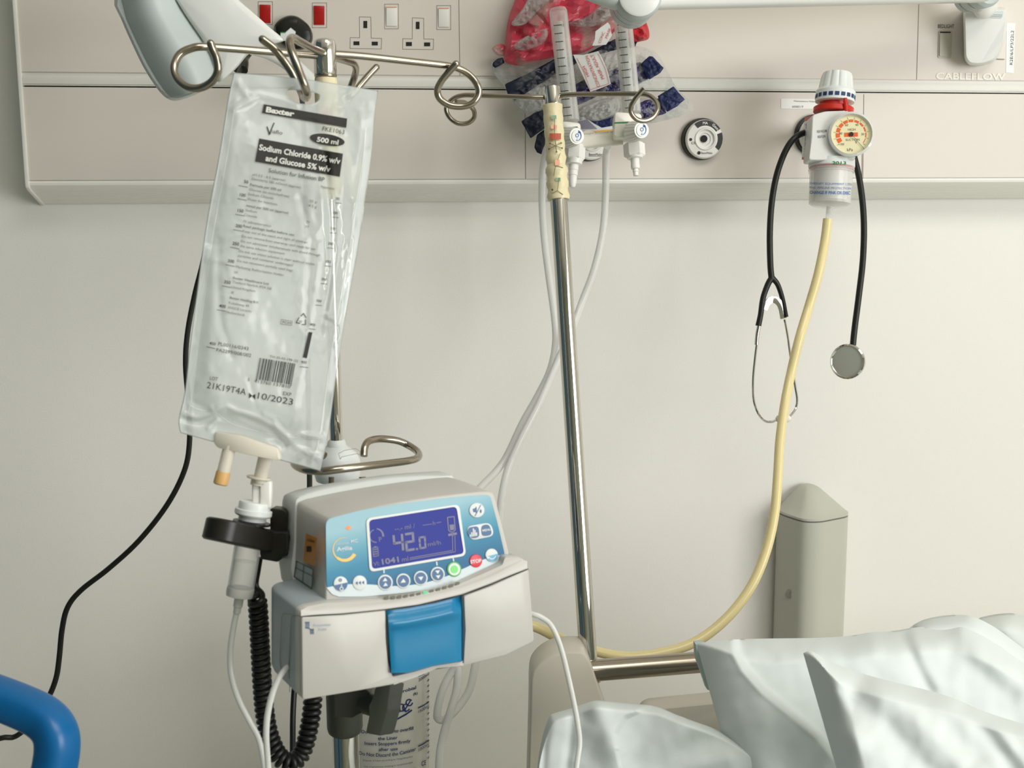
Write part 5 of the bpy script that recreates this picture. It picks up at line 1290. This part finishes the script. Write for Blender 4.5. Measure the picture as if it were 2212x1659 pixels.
# blue latch handle, scooped
bt = [(833, 1319), (880, 1313), (940, 1302), (999, 1286)]; bb = [(842, 1457), (880, 1456), (935, 1441), (1000, 1431)]
G = []
for j in range(41):
    v = j/40; row_ = []
    for i in range(31):
        u = i/30; a, b = interp(bt, u), interp(bb, u)
        x = a[0]*(1 - v) + b[0]*v; y = a[1]*(1 - v) + b[1]*v
        xe = 0
        if u < .05: xe = 0
        ridge = .0020*sstep(.0, .22, v)*(1 - sstep(.22, .36, v)) + .0025*sstep(.25, 1, v)
        rec = .009*(1 - sstep(.05, .30, v)) if u > .9 else .006*(1 - sstep(.02, .25, v))
        h = min(.0034, -.0022 - ridge + rec*.55 + (.002*(2*abs(u - .5))**8))
        if i in (0, 30) or j == 40: h = .0036
        row_.append(Spl(h)(x, y))
    G.append(row_)
MB().grid(G).build('latch_handle', M_pb, PU, angle=50)
MB().loft([[Spl(.0042)(x, y) for x, y in [(832, 1316), (1001, 1285), (1003, 1436), (842, 1462)]], [Spl(.006)(x, y) for x, y in [(832, 1316), (1001, 1285), (1003, 1436), (842, 1462)]]]).build('latch_recess', M_dark, PU)
# ------ control membrane
def q(x, y): return (680 + x/5.027, 1070 + y/5.027)
mem = round_poly([q(120, 262), q(480, 165), q(900, 95), q(1400, 30), q(1830, -6), q(1905, 0), q(1985, 300), q(2065, 650), q(2030, 720), q(1600, 920), q(1250, 1020), q(700, 1090), q(250, 1105), q(128, 1010)], 14, 4)
def grad_mat():
    m = bpy.data.materials.new('membrane_print'); m.use_nodes = True; nt = m.node_tree; N = nt.nodes; L = nt.links
    p = N['Principled BSDF']; p.inputs['Roughness'].default_value = .42; p.inputs['Specular IOR Level'].default_value = .3
    g = N.new('ShaderNodeTexCoord'); sp3 = N.new('ShaderNodeSeparateXYZ'); L.new(g.outputs['Generated'], sp3.inputs[0])
    ad = N.new('ShaderNodeMath'); ad.operation = 'MULTIPLY_ADD'; ad.inputs[1].default_value = -.17; L.new(sp3.outputs[0], ad.inputs[0]); L.new(sp3.outputs[2], ad.inputs[2])
    r = N.new('ShaderNodeValToRGB'); e = r.color_ramp.elements; e[0].position = .10; e[0].color = lin('155f88'); e[1].position = .80; e[1].color = lin('8fb6c1')
    n1 = e.new(.38); n1.color = lin('2f7f9e'); n2 = e.new(.6); n2.color = lin('639db0')
    L.new(ad.outputs[0], r.inputs[0]); L.new(r.outputs[0], p.inputs['Base Color']); return m
MEMW = slab(mem, SU, -.0005, .0003).build('control_membrane', grad_mat(), PU)
M_sil = mat('membrane_pale_print', 'c3ced1', 0.4)
M_lw = mat('membrane_white_print', 'd0d4d2', 0.4)
M_db = mat('button_blue', '13507f', 0.35)
M_mb = mat('button_light_blue', '4f9cc0', 0.35)
lo_ = Ink()
tp = [q(130, 1000), q(210, 985), q(300, 975), q(370, 965), q(520, 965), q(640, 970), q(760, 985), q(960, 985), q(1150, 960), q(1330, 915), q(1440, 875), q(1570, 815), q(1650, 780), q(1750, 730), q(1850, 690), q(1960, 655), q(2056, 642)]
bt_ = [q(134, 1012), q(190, 1075), q(260, 1100), q(370, 1100), q(520, 1098), q(640, 1090), q(760, 1080), q(960, 1060), q(1150, 1036), q(1330, 1000), q(1440, 968), q(1570, 930), q(1650, 900), q(1750, 855), q(1850, 805), q(1960, 752), q(2050, 690)]
for a, b, c, d in zip(tp, tp[1:], bt_[1:], bt_): lo_.quad(a, b, c, d)
lo_.build('pale_strip', SU, -.0007, M_sil, PU)
# display
scr_o = round_poly([q(556, 250), q(1568, 96), q(1644, 655), q(596, 834)], 12, 5)
scr_i = round_poly([q(588, 270), q(1538, 121), q(1620, 632), q(622, 802)], 9, 5)
fr_ = MB().loft([[SU(x, y, o) for x, y in p] for p, o in ((scr_o, -.0004), (scr_o, -.0012), (scr_i, -.0013), (scr_i, -.0004))], caps=False)
fr_.build('display_frame', M_lw, PU, angle=20)
M_lcd = mat('lcd_blue', '252f86', 0.35, var=.03, emis='2e3aa6', estr=.05, spec=.15)
lcd = slab(scr_i, SU, -.0008, .0001).build('display', M_lcd, PU)
M_seg = mat('lcd_segments', '7d7c92', 0.4, emis='8886a8', estr=.08, spec=.1)
k_ = Ink(); RS = -9.2
segs = {'0': 'abcdef', '2': 'abged', '4': 'fgbc'}
def digit(ch, x, y, w, h, t, lean=-.16):
    """x,y lower-left in crop units; seven-segment figure"""
    P = {'a': ((0, 1), (1, 1)), 'b': ((1, 1), (1, .5)), 'c': ((1, .5), (1, 0)), 'd': ((0, 0), (1, 0)), 'e': ((0, 0), (0, .5)), 'f': ((0, .5), (0, 1)), 'g': ((0, .5), (1, .5))}
    for s_ in segs[ch]:
        pp = []
        for a, b in P[s_]:
            X = x + a*w - b*h*.06*-1*0 - (1 - b)*(-h*.08); Y = y - b*h + lean*a*w; pp.append(q(X, Y))
        k_.line(pp, t)
digit('4', 855, 605, 90, 165, 5.2); digit('2', 985, 598, 78, 175, 5.2); digit('0', 1135, 575, 58, 115, 4.2)
k_.rect(*q(1097, 572), *q(1122, 594))
k_.text('ml/h', *q(1230, 555), 9, RS, w=28).text('--.- ml /', *q(872, 388), 10, RS, w=44).text('h', *q(1285, 325), 9, RS)
k_.line([q(1175, 325), q(1270, 312)], 1.2).line([q(1320, 300), q(1370, 290)], 1.2)
k_.text('VI:', *q(640, 770), 9, RS).text('1041', *q(732, 752), 11.5, RS, w=37, bold=.03).text('ml', *q(948, 722), 10, RS, w=14)
k_.line([q(1030, 698), q(1525, 612)], 1.5).line([q(1030, 680), q(1500, 598)], 1.5).line([q(1525, 612), q(1520, 440)], 1.5).line([q(1498, 598), q(1493, 440)], 1.5)
k_.line([q(1440, 240), q(1512, 230), q(1525, 375), q(1505, 395), q(1475, 398), q(1452, 380)], 2.2, True).poly([q(1462, 320), q(1512, 314), q(1514, 375), q(1470, 380)])
k_.line([q(1455, 430), q(1535, 415)], 5).line([q(1490, 395), q(1500, 440)], 2)
k_.arc(*q(665, 440), 13, 17.5, -85, 5, t0=.5, t1=1).arc(*q(665, 440), 13, 15, 85, 250).text('P', *q(700, 505), 10, RS)
k_.line([q(628, 572), q(683, 562), q(692, 655), q(637, 665)], 1.6, True)
for yy in (590, 615, 640): k_.line([q(642, yy), q(680, yy - 6)], 2.0)
k_.rect(*q(645, 553), *q(668, 563))
k_.build('display_figures', SU, -.0011, M_seg, PU)
# buttons
def button(name, x, y, r, layers, kx=1.0, label=None):
    """layers: list of (ink, material)"""
    cx, cy_ = q(x, y); rr = r/5.027
    o = [(cx + rr*kx*math.cos(a*PI/20), cy_ + rr*1.05*math.sin(a*PI/20)) for a in range(40)]
    b = slab(o, SU, -.0014, -.0002, rnd=1.2).build(name, layers[0], PU, label=label)
    for n, (ik, m) in enumerate(layers[1:]): ik.build('button_mark', SU, -.0016 - .0002*n, m, b)
def tri(x, y, s, d):
    cx, cy_ = q(x, y); s /= 5.027
    return {'u': [(cx - s, cy_ + s*.7), (cx + s*.85, cy_ + s*.5), (cx - s*.05, cy_ - s*.8)], 'd': [(cx - s, cy_ - s*.5), (cx + s*.9, cy_ - s*.7), (cx + s*.1, cy_ + s*.8)], 'l': [(cx + s*.5, cy_ - s), (cx + s*.6, cy_ + s), (cx - s*.7, cy_)]}[d]
hh = Ink().ell(*q(283, 962), 14.5, 15, 0, 20, -12, 168)
button('power_button', 283, 960, 76, [M_lw, (hh, M_db), (Ink().arc(*q(278, 920), 2.2, 3.6, 0, 360).ell(*q(278, 920), .9, .9), M_db), (Ink().arc(*q(290, 1015), 2.6, 4.4, 0, 360).line([q(290, 970), q(290, 990)], 2), M_lw)])
button('rewind_button', 490, 950, 76, [M_lw, (Ink().poly(tri(455, 953, 22, 'l')).poly(tri(490, 950, 22, 'l')).poly(tri(525, 947, 22, 'l')), M_db)])
for (x, y, r, tt) in ((767, 947, 82, ((765, 915, 28, 'u'), (770, 968, 28, 'u'))), (963, 930, 78, ((963, 928, 32, 'u'),)), (1152, 900, 76, ((1152, 902, 30, 'd'),)), (1336, 858, 78, ((1334, 832, 28, 'd'), (1340, 885, 28, 'd')))):
    cx, cy_ = q(x, y); ti = Ink()
    for t in tt: ti.poly(tri(*t))
    button('arrow_button', x, y, r, [M_lw, (Ink().ell(cx, cy_, r/5.027*.80, r/5.027*.84), M_db), (ti, M_lw)])
cx, cy_ = q(1516, 803)
button('start_button', 1516, 803, 78, [mat('green_ring', '58ad5f', .35), (Ink().ell(cx, cy_, 12.6, 13.4), M_lw), (Ink().ell(cx, cy_, 8.0, 8.6), mat('green_light', '5cb957', .35, emis='5cc25a', estr=.25))])
button('stop_button', 1752, 712, 68, [mat('stop_red', 'cf2f41', .35), (Ink().text('STOP', *q(1693, 742), 7, -9, w=24, bold=.03), M_lw)])
cx, cy_ = q(1923, 650)
button('undo_button', 1923, 650, 68, [M_lw, (Ink().ell(cx, cy_, 13, 13.6, 0, 20, -14, 166), M_mb), (Ink().arc(cx, cy_, 7, 9, 10, 140).poly([(cx - 12, cy_ + 2), (cx - 3, cy_ + 4), (cx - 9, cy_ + 9)]), M_lw)])
cx, cy_ = q(1762, 162)
button('mute_button', 1762, 162, 76, [M_lw, (Ink().poly([(cx - 9, cy_ - 3), (cx - 5, cy_ - 4), (cx - 1, cy_ - 8), (cx, cy_ + 7), (cx - 4, cy_ + 4), (cx - 8, cy_ + 4)]).line([(cx - 4, cy_ + 12), (cx + 8, cy_ - 11)], 1.6).ell(cx + 8, cy_ + 2, 2, 4), M_db)], kx=1.08)
cp_ = round_poly([q(1640, 340), q(1910, 292), q(1955, 440), q(1690, 494)], 18, 6)
cb = slab(cp_, SU, -.0012, -.0002, rnd=1).build('menu_button', M_lw, PU)
Ink().poly(round_poly([q(1665, 350), q(1780, 332), q(1790, 455), q(1700, 470), q(1660, 420)], 8, 3)).poly(round_poly([q(1805, 326), q(1895, 312), q(1930, 430), q(1812, 448)], 9, 3)).build('button_mark', SU, -.0014, M_db, cb)
bi = Ink()
for i, hgt in enumerate((20, 40, 80, 60, 30)): bi.line([q(1690 + i*17, 448 - i*3), q(1690 + i*17 - 2, 448 - i*3 - hgt)], 2.4)
bi.text('MENU', *q(1822, 395), 4.8, -9, w=19, bold=.02); bi.build('button_lettering', SU, -.0016, M_lw, cb)
tk_ = Ink()
for a, b in (((750, 805), (752, 842)), ((1322, 722), (1328, 758)), ((1503, 685), (1508, 712))): tk_.line([q(*a), q(*b)], 2.6)
tk_.build('tick_mark', SU, -.0008, M_lw, PU)
# logo, plug lamp
cx, cy_ = q(322, 585)
Ink().arc(cx, cy_, 22.5, 27, -75, -230, t0=.15, t1=.7).arc(cx, cy_, 20.5, 27.5, 25, 132, t0=1.15, t1=.75).build('yellow_crescent', SU, -.0008, mat('yellow_print', 'dfb95a', .4), PU)
cx, cy_ = q(320, 585)
lg = Ink().text('Agilia', *q(238, 607), 8.6, -6, w=34, bold=.02).text('volumat', *q(232, 540), 4.6, -6, w=28).text('MC', *q(395, 517), 7, -6, w=15, bold=.01)
lg.build('logo_lettering', SU, -.0008, M_sil, PU)
Ink().poly([q(320, 355), q(350, 345), q(360, 330), q(385, 335), q(385, 372), q(360, 375), q(348, 362)]).line([q(385, 342), q(400, 340)], 1.2).line([q(385, 364), q(400, 362)], 1.2).build('mains_symbol', SU, -.0008, mat('orange_lamp', 'd87c32', .4, emis='e88030', estr=.3), PU)
# row of level lights under the panel
led = MB(); gl = MB()
SB = lambda x, y, o=0.0: Spl(.0045)(x, y) + pey*o
for i in range(12):
    t = i/11; x = 776 + t*155 + 60*0; 
    X, Y = q(778 + (1550 - 778)*t, 1112 - 42*t - 113*t*t*1.0)
    m = gl if i == 6 else led
    Sx = Spl(.0012 + .0095*.55)
    m.loft([[Spl(o)(X + a*4.4, Y + b*3.2 - a*.8) for a, b in ((-1, -1), (1, -1), (1, 1), (-1, 1))] for o in (.0040, .014)])
led.build('level_window', mat('level_window_grey', '6d6a5c', .4), PU); gl.build('level_light', mat('level_green', '5fc08a', .4, emis='4fc27f', estr=.3), PU)
# maker's mark
def q1(x, y): return (580 + x/3.687, 1030 + y/3.687)
mk = Ink()
for i in range(3):
    mk.line([q1(298 + i*12, 1160), q1(300 + i*12, 1180), q1(296 + i*12, 1203)], 1.2).line([q1(336 + i*11, 1215), q1(336 + i*11, 1232), q1(337 + i*11, 1252)], 1.3)
mk.line([q1(292, 1160), q1(326, 1158)], 1.5).line([q1(296, 1203), q1(322, 1206), q1(336, 1216), q1(360, 1214)], 1.6)
mk.build('maker_mark', SL, -.0010, M_db, PU)
Ink().text('Fresenius', *q1(360, 1192), 5.0, -3, w=37).text('Kabi', *q1(400, 1225), 5.2, -3, w=17).build('maker_lettering', SL, -.0010, mat('faint_blue_print', '9db2c4', .5), PU)
# left flank: warning stickers on the head, cover lines on the lower body
hx_ = min(loc(SU(*p))[0] for p in head) - .0006
def Sside2(x, y, off=0.0):
    r = ray(x, y); k = (P0.dot(pex) + hx_ - .0006 + off - CAM.dot(pex))/r.dot(pex); return CAM + r*k
Ink().poly([(661, 1152), (685, 1162), (680, 1224), (655, 1212)]).build('orange_sticker', Sside2, 0, mat('orange_sticker_paper', 'c8822e', .5), PU)
Ink().text('LOAN', 663, 1168, 5, 18, w=16, bold=.02).rect(662, 1180, 672, 1192).build('sticker_print', Sside2, -.0004, M_ink, PU)
Ink().poly([(640, 1212), (676, 1230), (673, 1272), (635, 1246)]).build('green_sticker', Sside2, 0, mat('pale_sticker', 'a9b1ae', .5), PU)
Ink().line([(640, 1212), (676, 1230), (673, 1272), (635, 1246)], 1.8, True).line([(638, 1226), (675, 1245)], 1.4).line([(656, 1220), (653, 1258)], 1.0).build('sticker_outline', Sside2, -.0004, mat('dark_green_print', '22543f', .5), PU)
lx_ = loc(SL(650, 1400))[0]
def Sside3(x, y, off=0.0):
    r = ray(x, y); k = (P0.dot(pex) + lx_ - .0009 + off - CAM.dot(pex))/r.dot(pex); return CAM + r*k
Ink().line([(648, 1330), (632, 1330), (629, 1336), (624, 1440), (626, 1495)], 1.3).line([(632, 1328), (613, 1325), (609, 1332), (604, 1425), (610, 1462)], .9).build('side_seam', Sside3, 0, M_seam, PU)
# rear clamp holding the stand, seen under the case
M_cl = mat('clamp_dark', '3a3d34', 0.5, var=.04)
M_cl2 = mat('clamp_grey', '8f8f83', 0.5, var=.04)
zc0, zc1 = zat(1583), zat(1488)
MB().lathe(pole_px(zc0), (0, 0, 1), [(.0130, 0), (.0150, .002), (.0160, .006), (.0160, zc1 - zc0), (.013, zc1 - zc0 + .004)], 40).build('pole_clamp', M_cl, PU)
slab(round_poly([(722, 1492), (790, 1488), (800, 1498), (800, 1530), (760, 1552), (722, 1548)], 3), Sd(.915), -.012, .02, 2).build('clamp_jaw', M_cl, PU)
MB().tube([pole_px(zc1 + .01), pole_px(zc1 + .03) + Vector((0, 0, .02)), P0 + pex*.085 + pey*.09 + pez*.06], .02, seg=20, smooth=1).build('clamp_mount', M_cl, PU)
MB().tube([C(782, 1515, .91), C(812, 1526, .905)], .0085, smooth=1, seg=20).build('clamp_screw', M_cl, PU)
kn_ = round_poly([(812, 1478), (843, 1478), (838, 1512), (836, 1535), (820, 1590), (790, 1584), (797, 1546), (795, 1525), (805, 1508)], 3)
slab(kn_, Sd(.895), -.006, .006, 2, n=(Fv*.5 + Rv*.86).normalized()).build('clamp_lever', M_cl, PU)
cc_ = C(832, 1530, .9)
MB().lathe(cc_, Rv*.9 - Fv*.45, [(.010, -.004), (.0105, 0), (.0100, .0045), (.0075, .005), (.007, .0042), (.0005, .0042)], 32).build('lever_hub', M_cl2, PU)
# ------------------------------------------------------------------ bed head, bedding
M_beige = mat('beige_plastic', 'cdc7b9', 0.42, var=.01)
M_cloth = mat('white_cotton', 'd3dad8', 0.85, var=.015, vscale=12, bump=.08, bscale=900)
M_cloth2 = mat('grey_cotton', 'cdd3cf', 0.85, var=.015, vscale=12, bump=.08, bscale=900)
M_hem = mat('pale_green_hem', 'b9cac6', 0.85, var=.02)
BH = thing('hospital_bed', C(1225, 1500, 1.19).xy.to_3d(), 'beige plastic hospital bed head with chrome grab bar, below the slim drip pole', 'bed')
ho = smooth2([(1140, 1760), (1143, 1659), (1146, 1540), (1148, 1468), (1160, 1440), (1186, 1419), (1220, 1409), (1252, 1408), (1264, 1414), (1278, 1440), (1295, 1490), (1330, 1590), (1390, 1760)], 3)
slab(ho, Sd(1.165), -.001, .045, 5, n=Vector((.10, .99, .0)).normalized()).build('corner_panel', M_beige, BH, angle=50)
MB().tube([C(1262, 1450, 1.195), C(1530, 1429, 1.235), C(1990, 1400, 1.30)], .0112, smooth=1, seg=32).build('grab_bar', M_steel, BH)
MB().lathe(C(1271, 1432, 1.205), qa, [(.0115, -.02), (.0118, -.003), (.0105, 0)], 28).build('pole_socket', M_steel, BH)
lo2 = [(1395, 1535), (1460, 1528), (1560, 1517), (1700, 1500), (2000, 1470), (2100, 1480), (2100, 1760), (1340, 1760), (1360, 1600)]
slab(round_poly(lo2, 14), Sd(1.215), 0, .03, 4, n=Vector((.1, .99, 0)).normalized()).build('lower_panel', M_beige, BH)
hb = C(1225, 1600, 1.19)
for dx in (.0, .55):
    MB().box((hb.x + dx + .02, hb.y + .02 + dx*.05, hb.z/2 - .02), .025, .02, hb.z/2 - .02).build('board_leg', M_beige, BH)

# mattress and frame below the bedding (mostly outside the picture)
mz = C(1500, 1800, 1.05).z; MX0 = C(1290, 1700, 1.1).x; MXC = MX0 + .50
MT = MB().box((MXC, -.81, mz - .09), .50, .33, .08).build('mattress', M_cloth2, None, 'thick mattress under the pillows at lower right', loc=(MXC, -.81, mz - .17), bevel=.02)
MT['category'] = 'mattress'
MB().box((MXC, -.775, mz - .201), .50, .365, .03).build('mattress_deck', M_beige, BH, bevel=.005)
for sx in (-1, 1):
    for sy in (-1, 1):
        MB().box((MXC + sx*.42, -.775 + sy*.3, (mz - .23)/2), .025, .025, (mz - .23)/2).build('leg', M_beige, BH)

def cushion(top, bot, d0, thick, ridges, nu=110, nv=80, seed=0.0, amp=.004, slope=(0, 0), back=.03, edge=.06):
    """bedding: top/bot polylines in pixels, ridges = [(polyline, metres towards viewer, width px, one-sided px)]"""
    top, bot = smooth2(top, 5), smooth2(bot, 5); F = []; B = []
    lt, lb = _len(top), _len(bot)
    for j in range(nv + 1):
        v = j/nv; fr, bk = [], []
        for i in range(nu + 1):
            u = i/nu; a, b = along(top, lt, u), along(bot, lb, u)
            x, y = a[0]*(1 - v) + b[0]*v, a[1]*(1 - v) + b[1]*v
            e = min(u, 1 - u, v*(nv/nu)*1.0, 1.0); ed = math.sqrt(sstep(0, edge*2.4, min(u, v, 1 - u)*1.0) + 1e-6)
            h = thick*ed
            for rg in ridges:
                pl, hh, w = rg[0], rg[1], rg[2]
                if len(rg) > 3:   # step: one side raised
                    s = side_poly(x, y, pl); dd = abs(s)
                    fade = math.exp(-(dd/rg[3])**2); h += hh*fade*(sstep(-w, w, s))
                else:
                    dd = dist_poly(x, y, pl)
                    w2 = w*1.5
                    if dd < 3*w2: h += hh*.55*math.exp(-(dd/w2)**2)
            h += amp*fbm(x, y, 130, seed)
            d = d0 + slope[0]*(x - top[0][0])/1000 + slope[1]*(y - top[0][1])/1000
            fr.append(C(x, y, d - h)); bk.append(C(x, y, d - h) if (i in (0, nu) or j in (0, nv)) else C(x, y, d - h) + Fv*(back*ed + .002) + Vector((0, 0, -.3*back*ed)))
        F.append(fr); B.append(bk)
    return MB().grid(F).grid([r[::-1] for r in B])
# back pillows at top right
p3 = cushion([(1965, 1362), (1985, 1343), (2025, 1332), (2075, 1328), (2110, 1335), (2150, 1356), (2190, 1385), (2260, 1440), (2330, 1500)],
             [(1960, 1500), (1990, 1560), (2060, 1600), (2150, 1640), (2330, 1680)], 1.16, .035, [([(2100, 1330), (2160, 1375), (2250, 1450)], .012, 14)], nu=70, nv=50, seed=4)
o = p3.build('pillow', M_cloth, None, 'white pillow standing directly behind the wide one, with long diagonal crease', loc=C(2050, 1600, 1.16), angle=80); o['category'] = 'pillow'; o['group'] = 'pillows at the bed head'
p4 = cushion([(2080, 1380), (2110, 1340), (2130, 1331), (2170, 1325), (2200, 1327), (2260, 1345), (2340, 1400)],
             [(2090, 1560), (2140, 1600), (2200, 1620), (2340, 1640)], 1.23, .035, [([(2120, 1338), (2160, 1350), (2212, 1400)], .010, 12)], nu=60, nv=50, seed=8)
o = p4.build('pillow', M_cloth2, None, 'rearmost white pillow peeping out at the far right edge', loc=C(2200, 1600, 1.23), angle=80); o['category'] = 'pillow'; o['group'] = 'pillows at the bed head'
# wide pillow
wp = cushion([(1505, 1391), (1530, 1386), (1590, 1381), (1680, 1379), (1760, 1378), (1830, 1374), (1880, 1366), (1930, 1363), (1990, 1354), (2060, 1353), (2090, 1358), (2140, 1380), (2230, 1440), (2320, 1500)],
             [(1600, 1740), (1680, 1760), (1800, 1770), (2000, 1780), (2320, 1800)], 1.10, .045,
             [([(1587, 1376), (1592, 1410), (1610, 1445), (1650, 1490), (1710, 1540), (1770, 1590), (1840, 1680)], .020, 11, 150),
              ([(1587, 1376), (1592, 1410), (1610, 1445), (1650, 1490), (1710, 1540), (1770, 1590)], .006, 7),
              ([(1957, 1378), (1970, 1410), (1990, 1460), (2010, 1490)], -.007, 10), ([(1975, 1385), (1990, 1430), (2020, 1480)], .005, 12),
              ([(1640, 1395), (1720, 1410), (1850, 1402), (1960, 1398), (2090, 1420)], .003, 16), ([(1670, 1420), (1650, 1410), (1640, 1400)], -.004, 10),
              ([(1600, 1450), (1640, 1560), (1700, 1659)], -.006, 34), ([(1540, 1420), (1590, 1560), (1640, 1680)], .008, 26), ([(2085, 1360), (2130, 1420), (2212, 1490)], .012, 18), ([(2060, 1420), (2110, 1450), (2180, 1480)], -.008, 22)],
             seed=1, nu=170, nv=110, slope=(.05, -.15))
o = wp.build('pillow', M_cloth, None, 'wide white pillow with an open folded flap, in front of the bumper post', loc=C(1800, 1640, 1.08), angle=80); o['category'] = 'pillow'; o['group'] = 'pillows at the bed head'
hm = slab([(1503, 1392), (1523, 1390), (1521, 1420), (1527, 1460), (1534, 1492), (1528, 1490), (1516, 1455), (1505, 1425)], Sd(1.093), -.004, .012, 1).build('green_hem', M_hem, o)
sm_ = Ink().line([(1600, 1397), (1680, 1396), (1800, 1391), (1900, 1381), (1990, 1370)], 1.0)
# front pillow
fp = cushion([(1735, 1411), (1748, 1406), (1764, 1412), (1785, 1426), (1820, 1440), (1870, 1457), (1930, 1473), (2000, 1490), (2060, 1508), (2110, 1530), (2150, 1545), (2230, 1570), (2320, 1600)],
             [(1830, 1740), (1880, 1760), (1960, 1780), (2100, 1790), (2320, 1800)], .99, .05,
             [([(1745, 1415), (1790, 1470), (1820, 1530), (1830, 1560), (1850, 1600)], .012, 20), ([(1860, 1470), (1830, 1500), (1812, 1560)], -.010, 18), ([(1900, 1490), (1960, 1550), (2050, 1620), (2120, 1690)], .010, 26),
              ([(1850, 1530), (1920, 1570), (1990, 1640), (2040, 1700)], -.010, 24), ([(1990, 1500), (2040, 1560), (2100, 1640)], -.008, 20), ([(2080, 1525), (2150, 1600), (2200, 1680)], -.008, 14), ([(2110, 1535), (2180, 1610), (2240, 1690)], .006, 12), ([(1880, 1560), (1900, 1620), (1905, 1700)], .008, 24)],
             seed=2, nu=150, nv=100, slope=(.0, -.20))
o = fp.build('pillow', M_cloth, None, 'nearest white pillow with a pointed corner, slanting across the lower right', loc=C(1950, 1659, .96), angle=80); o['category'] = 'pillow'; o['group'] = 'pillows at the bed head'
# sheet heaped at the left
sh_ = cushion([(1158, 1700), (1163, 1640), (1172, 1590), (1186, 1549), (1196, 1541), (1230, 1531), (1262, 1520), (1286, 1513), (1320, 1515), (1370, 1520), (1418, 1526), (1460, 1543), (1505, 1560), (1545, 1575), (1590, 1600), (1640, 1640), (1700, 1700)],
              [(1160, 1740), (1200, 1760), (1260, 1770), (1340, 1780), (1450, 1790), (1560, 1790), (1700, 1790)], 1.06, .035,
              [([(1288, 1516), (1300, 1560), (1325, 1620), (1345, 1680)], .012, 22), ([(1288, 1520), (1262, 1580), (1245, 1640)], .006, 16), ([(1262, 1560), (1240, 1600), (1232, 1660)], -.009, 20), ([(1390, 1532), (1350, 1550), (1330, 1585), (1333, 1612)], .006, 5, 40),
               ([(1500, 1565), (1440, 1600), (1390, 1640), (1340, 1700)], .010, 18), ([(1550, 1590), (1500, 1610), (1450, 1650)], -.008, 26), ([(1400, 1560), (1390, 1600), (1370, 1640)], -.006, 26), ([(1190, 1550), (1176, 1610), (1172, 1680)], -.004, 6), ([(1235, 1545), (1232, 1600), (1220, 1680)], -.005, 6), ([(1570, 1640), (1480, 1655), (1420, 1690)], .008, 14)],
              seed=6, nu=150, nv=80, edge=.03)
o = sh_.build('bed_sheet', M_cloth, None, 'rumpled white sheet heaped below the headboard corner left of the pillows', loc=C(1350, 1700, 1.05), angle=80); o['category'] = 'sheet'

# ------------------------------------------------------------------ blue handle at lower left
M_blue = mat('blue_plastic', '0e6099', 0.33, var=.03)
BLh = thing('push_handle', (C(60, 1700, .82).x, C(60, 1700, .82).y, 0), 'blue plastic push handle entering the frame at the lower left corner', 'handle')
hp_ = Cs([(-260, 1420, .83), (-140, 1458, .83), (-40, 1494, .825), (40, 1524, .82), (95, 1552, .815), (121, 1588, .81), (121, 1640, .81), (104, 1690, .81), (50, 1722, .815), (-40, 1712, .82), (-160, 1680, .825), (-290, 1640, .83), (-330, 1520, .83)])
MB().tube(hp_, 1.0, seg=28, smooth=7, closed=True, sq=(.0140, .0140, 2.8)).build('handle_loop', M_blue, BLh, angle=60)
for x in (-200, 60):
    p = C(x, 1740 if x > 0 else 1690, .82)
    MB().tube([p + Vector((0, 0, .01)), Vector((p.x, p.y, .0))], .013, smooth=1, seg=20).build('handle_post', M_blue, BLh)
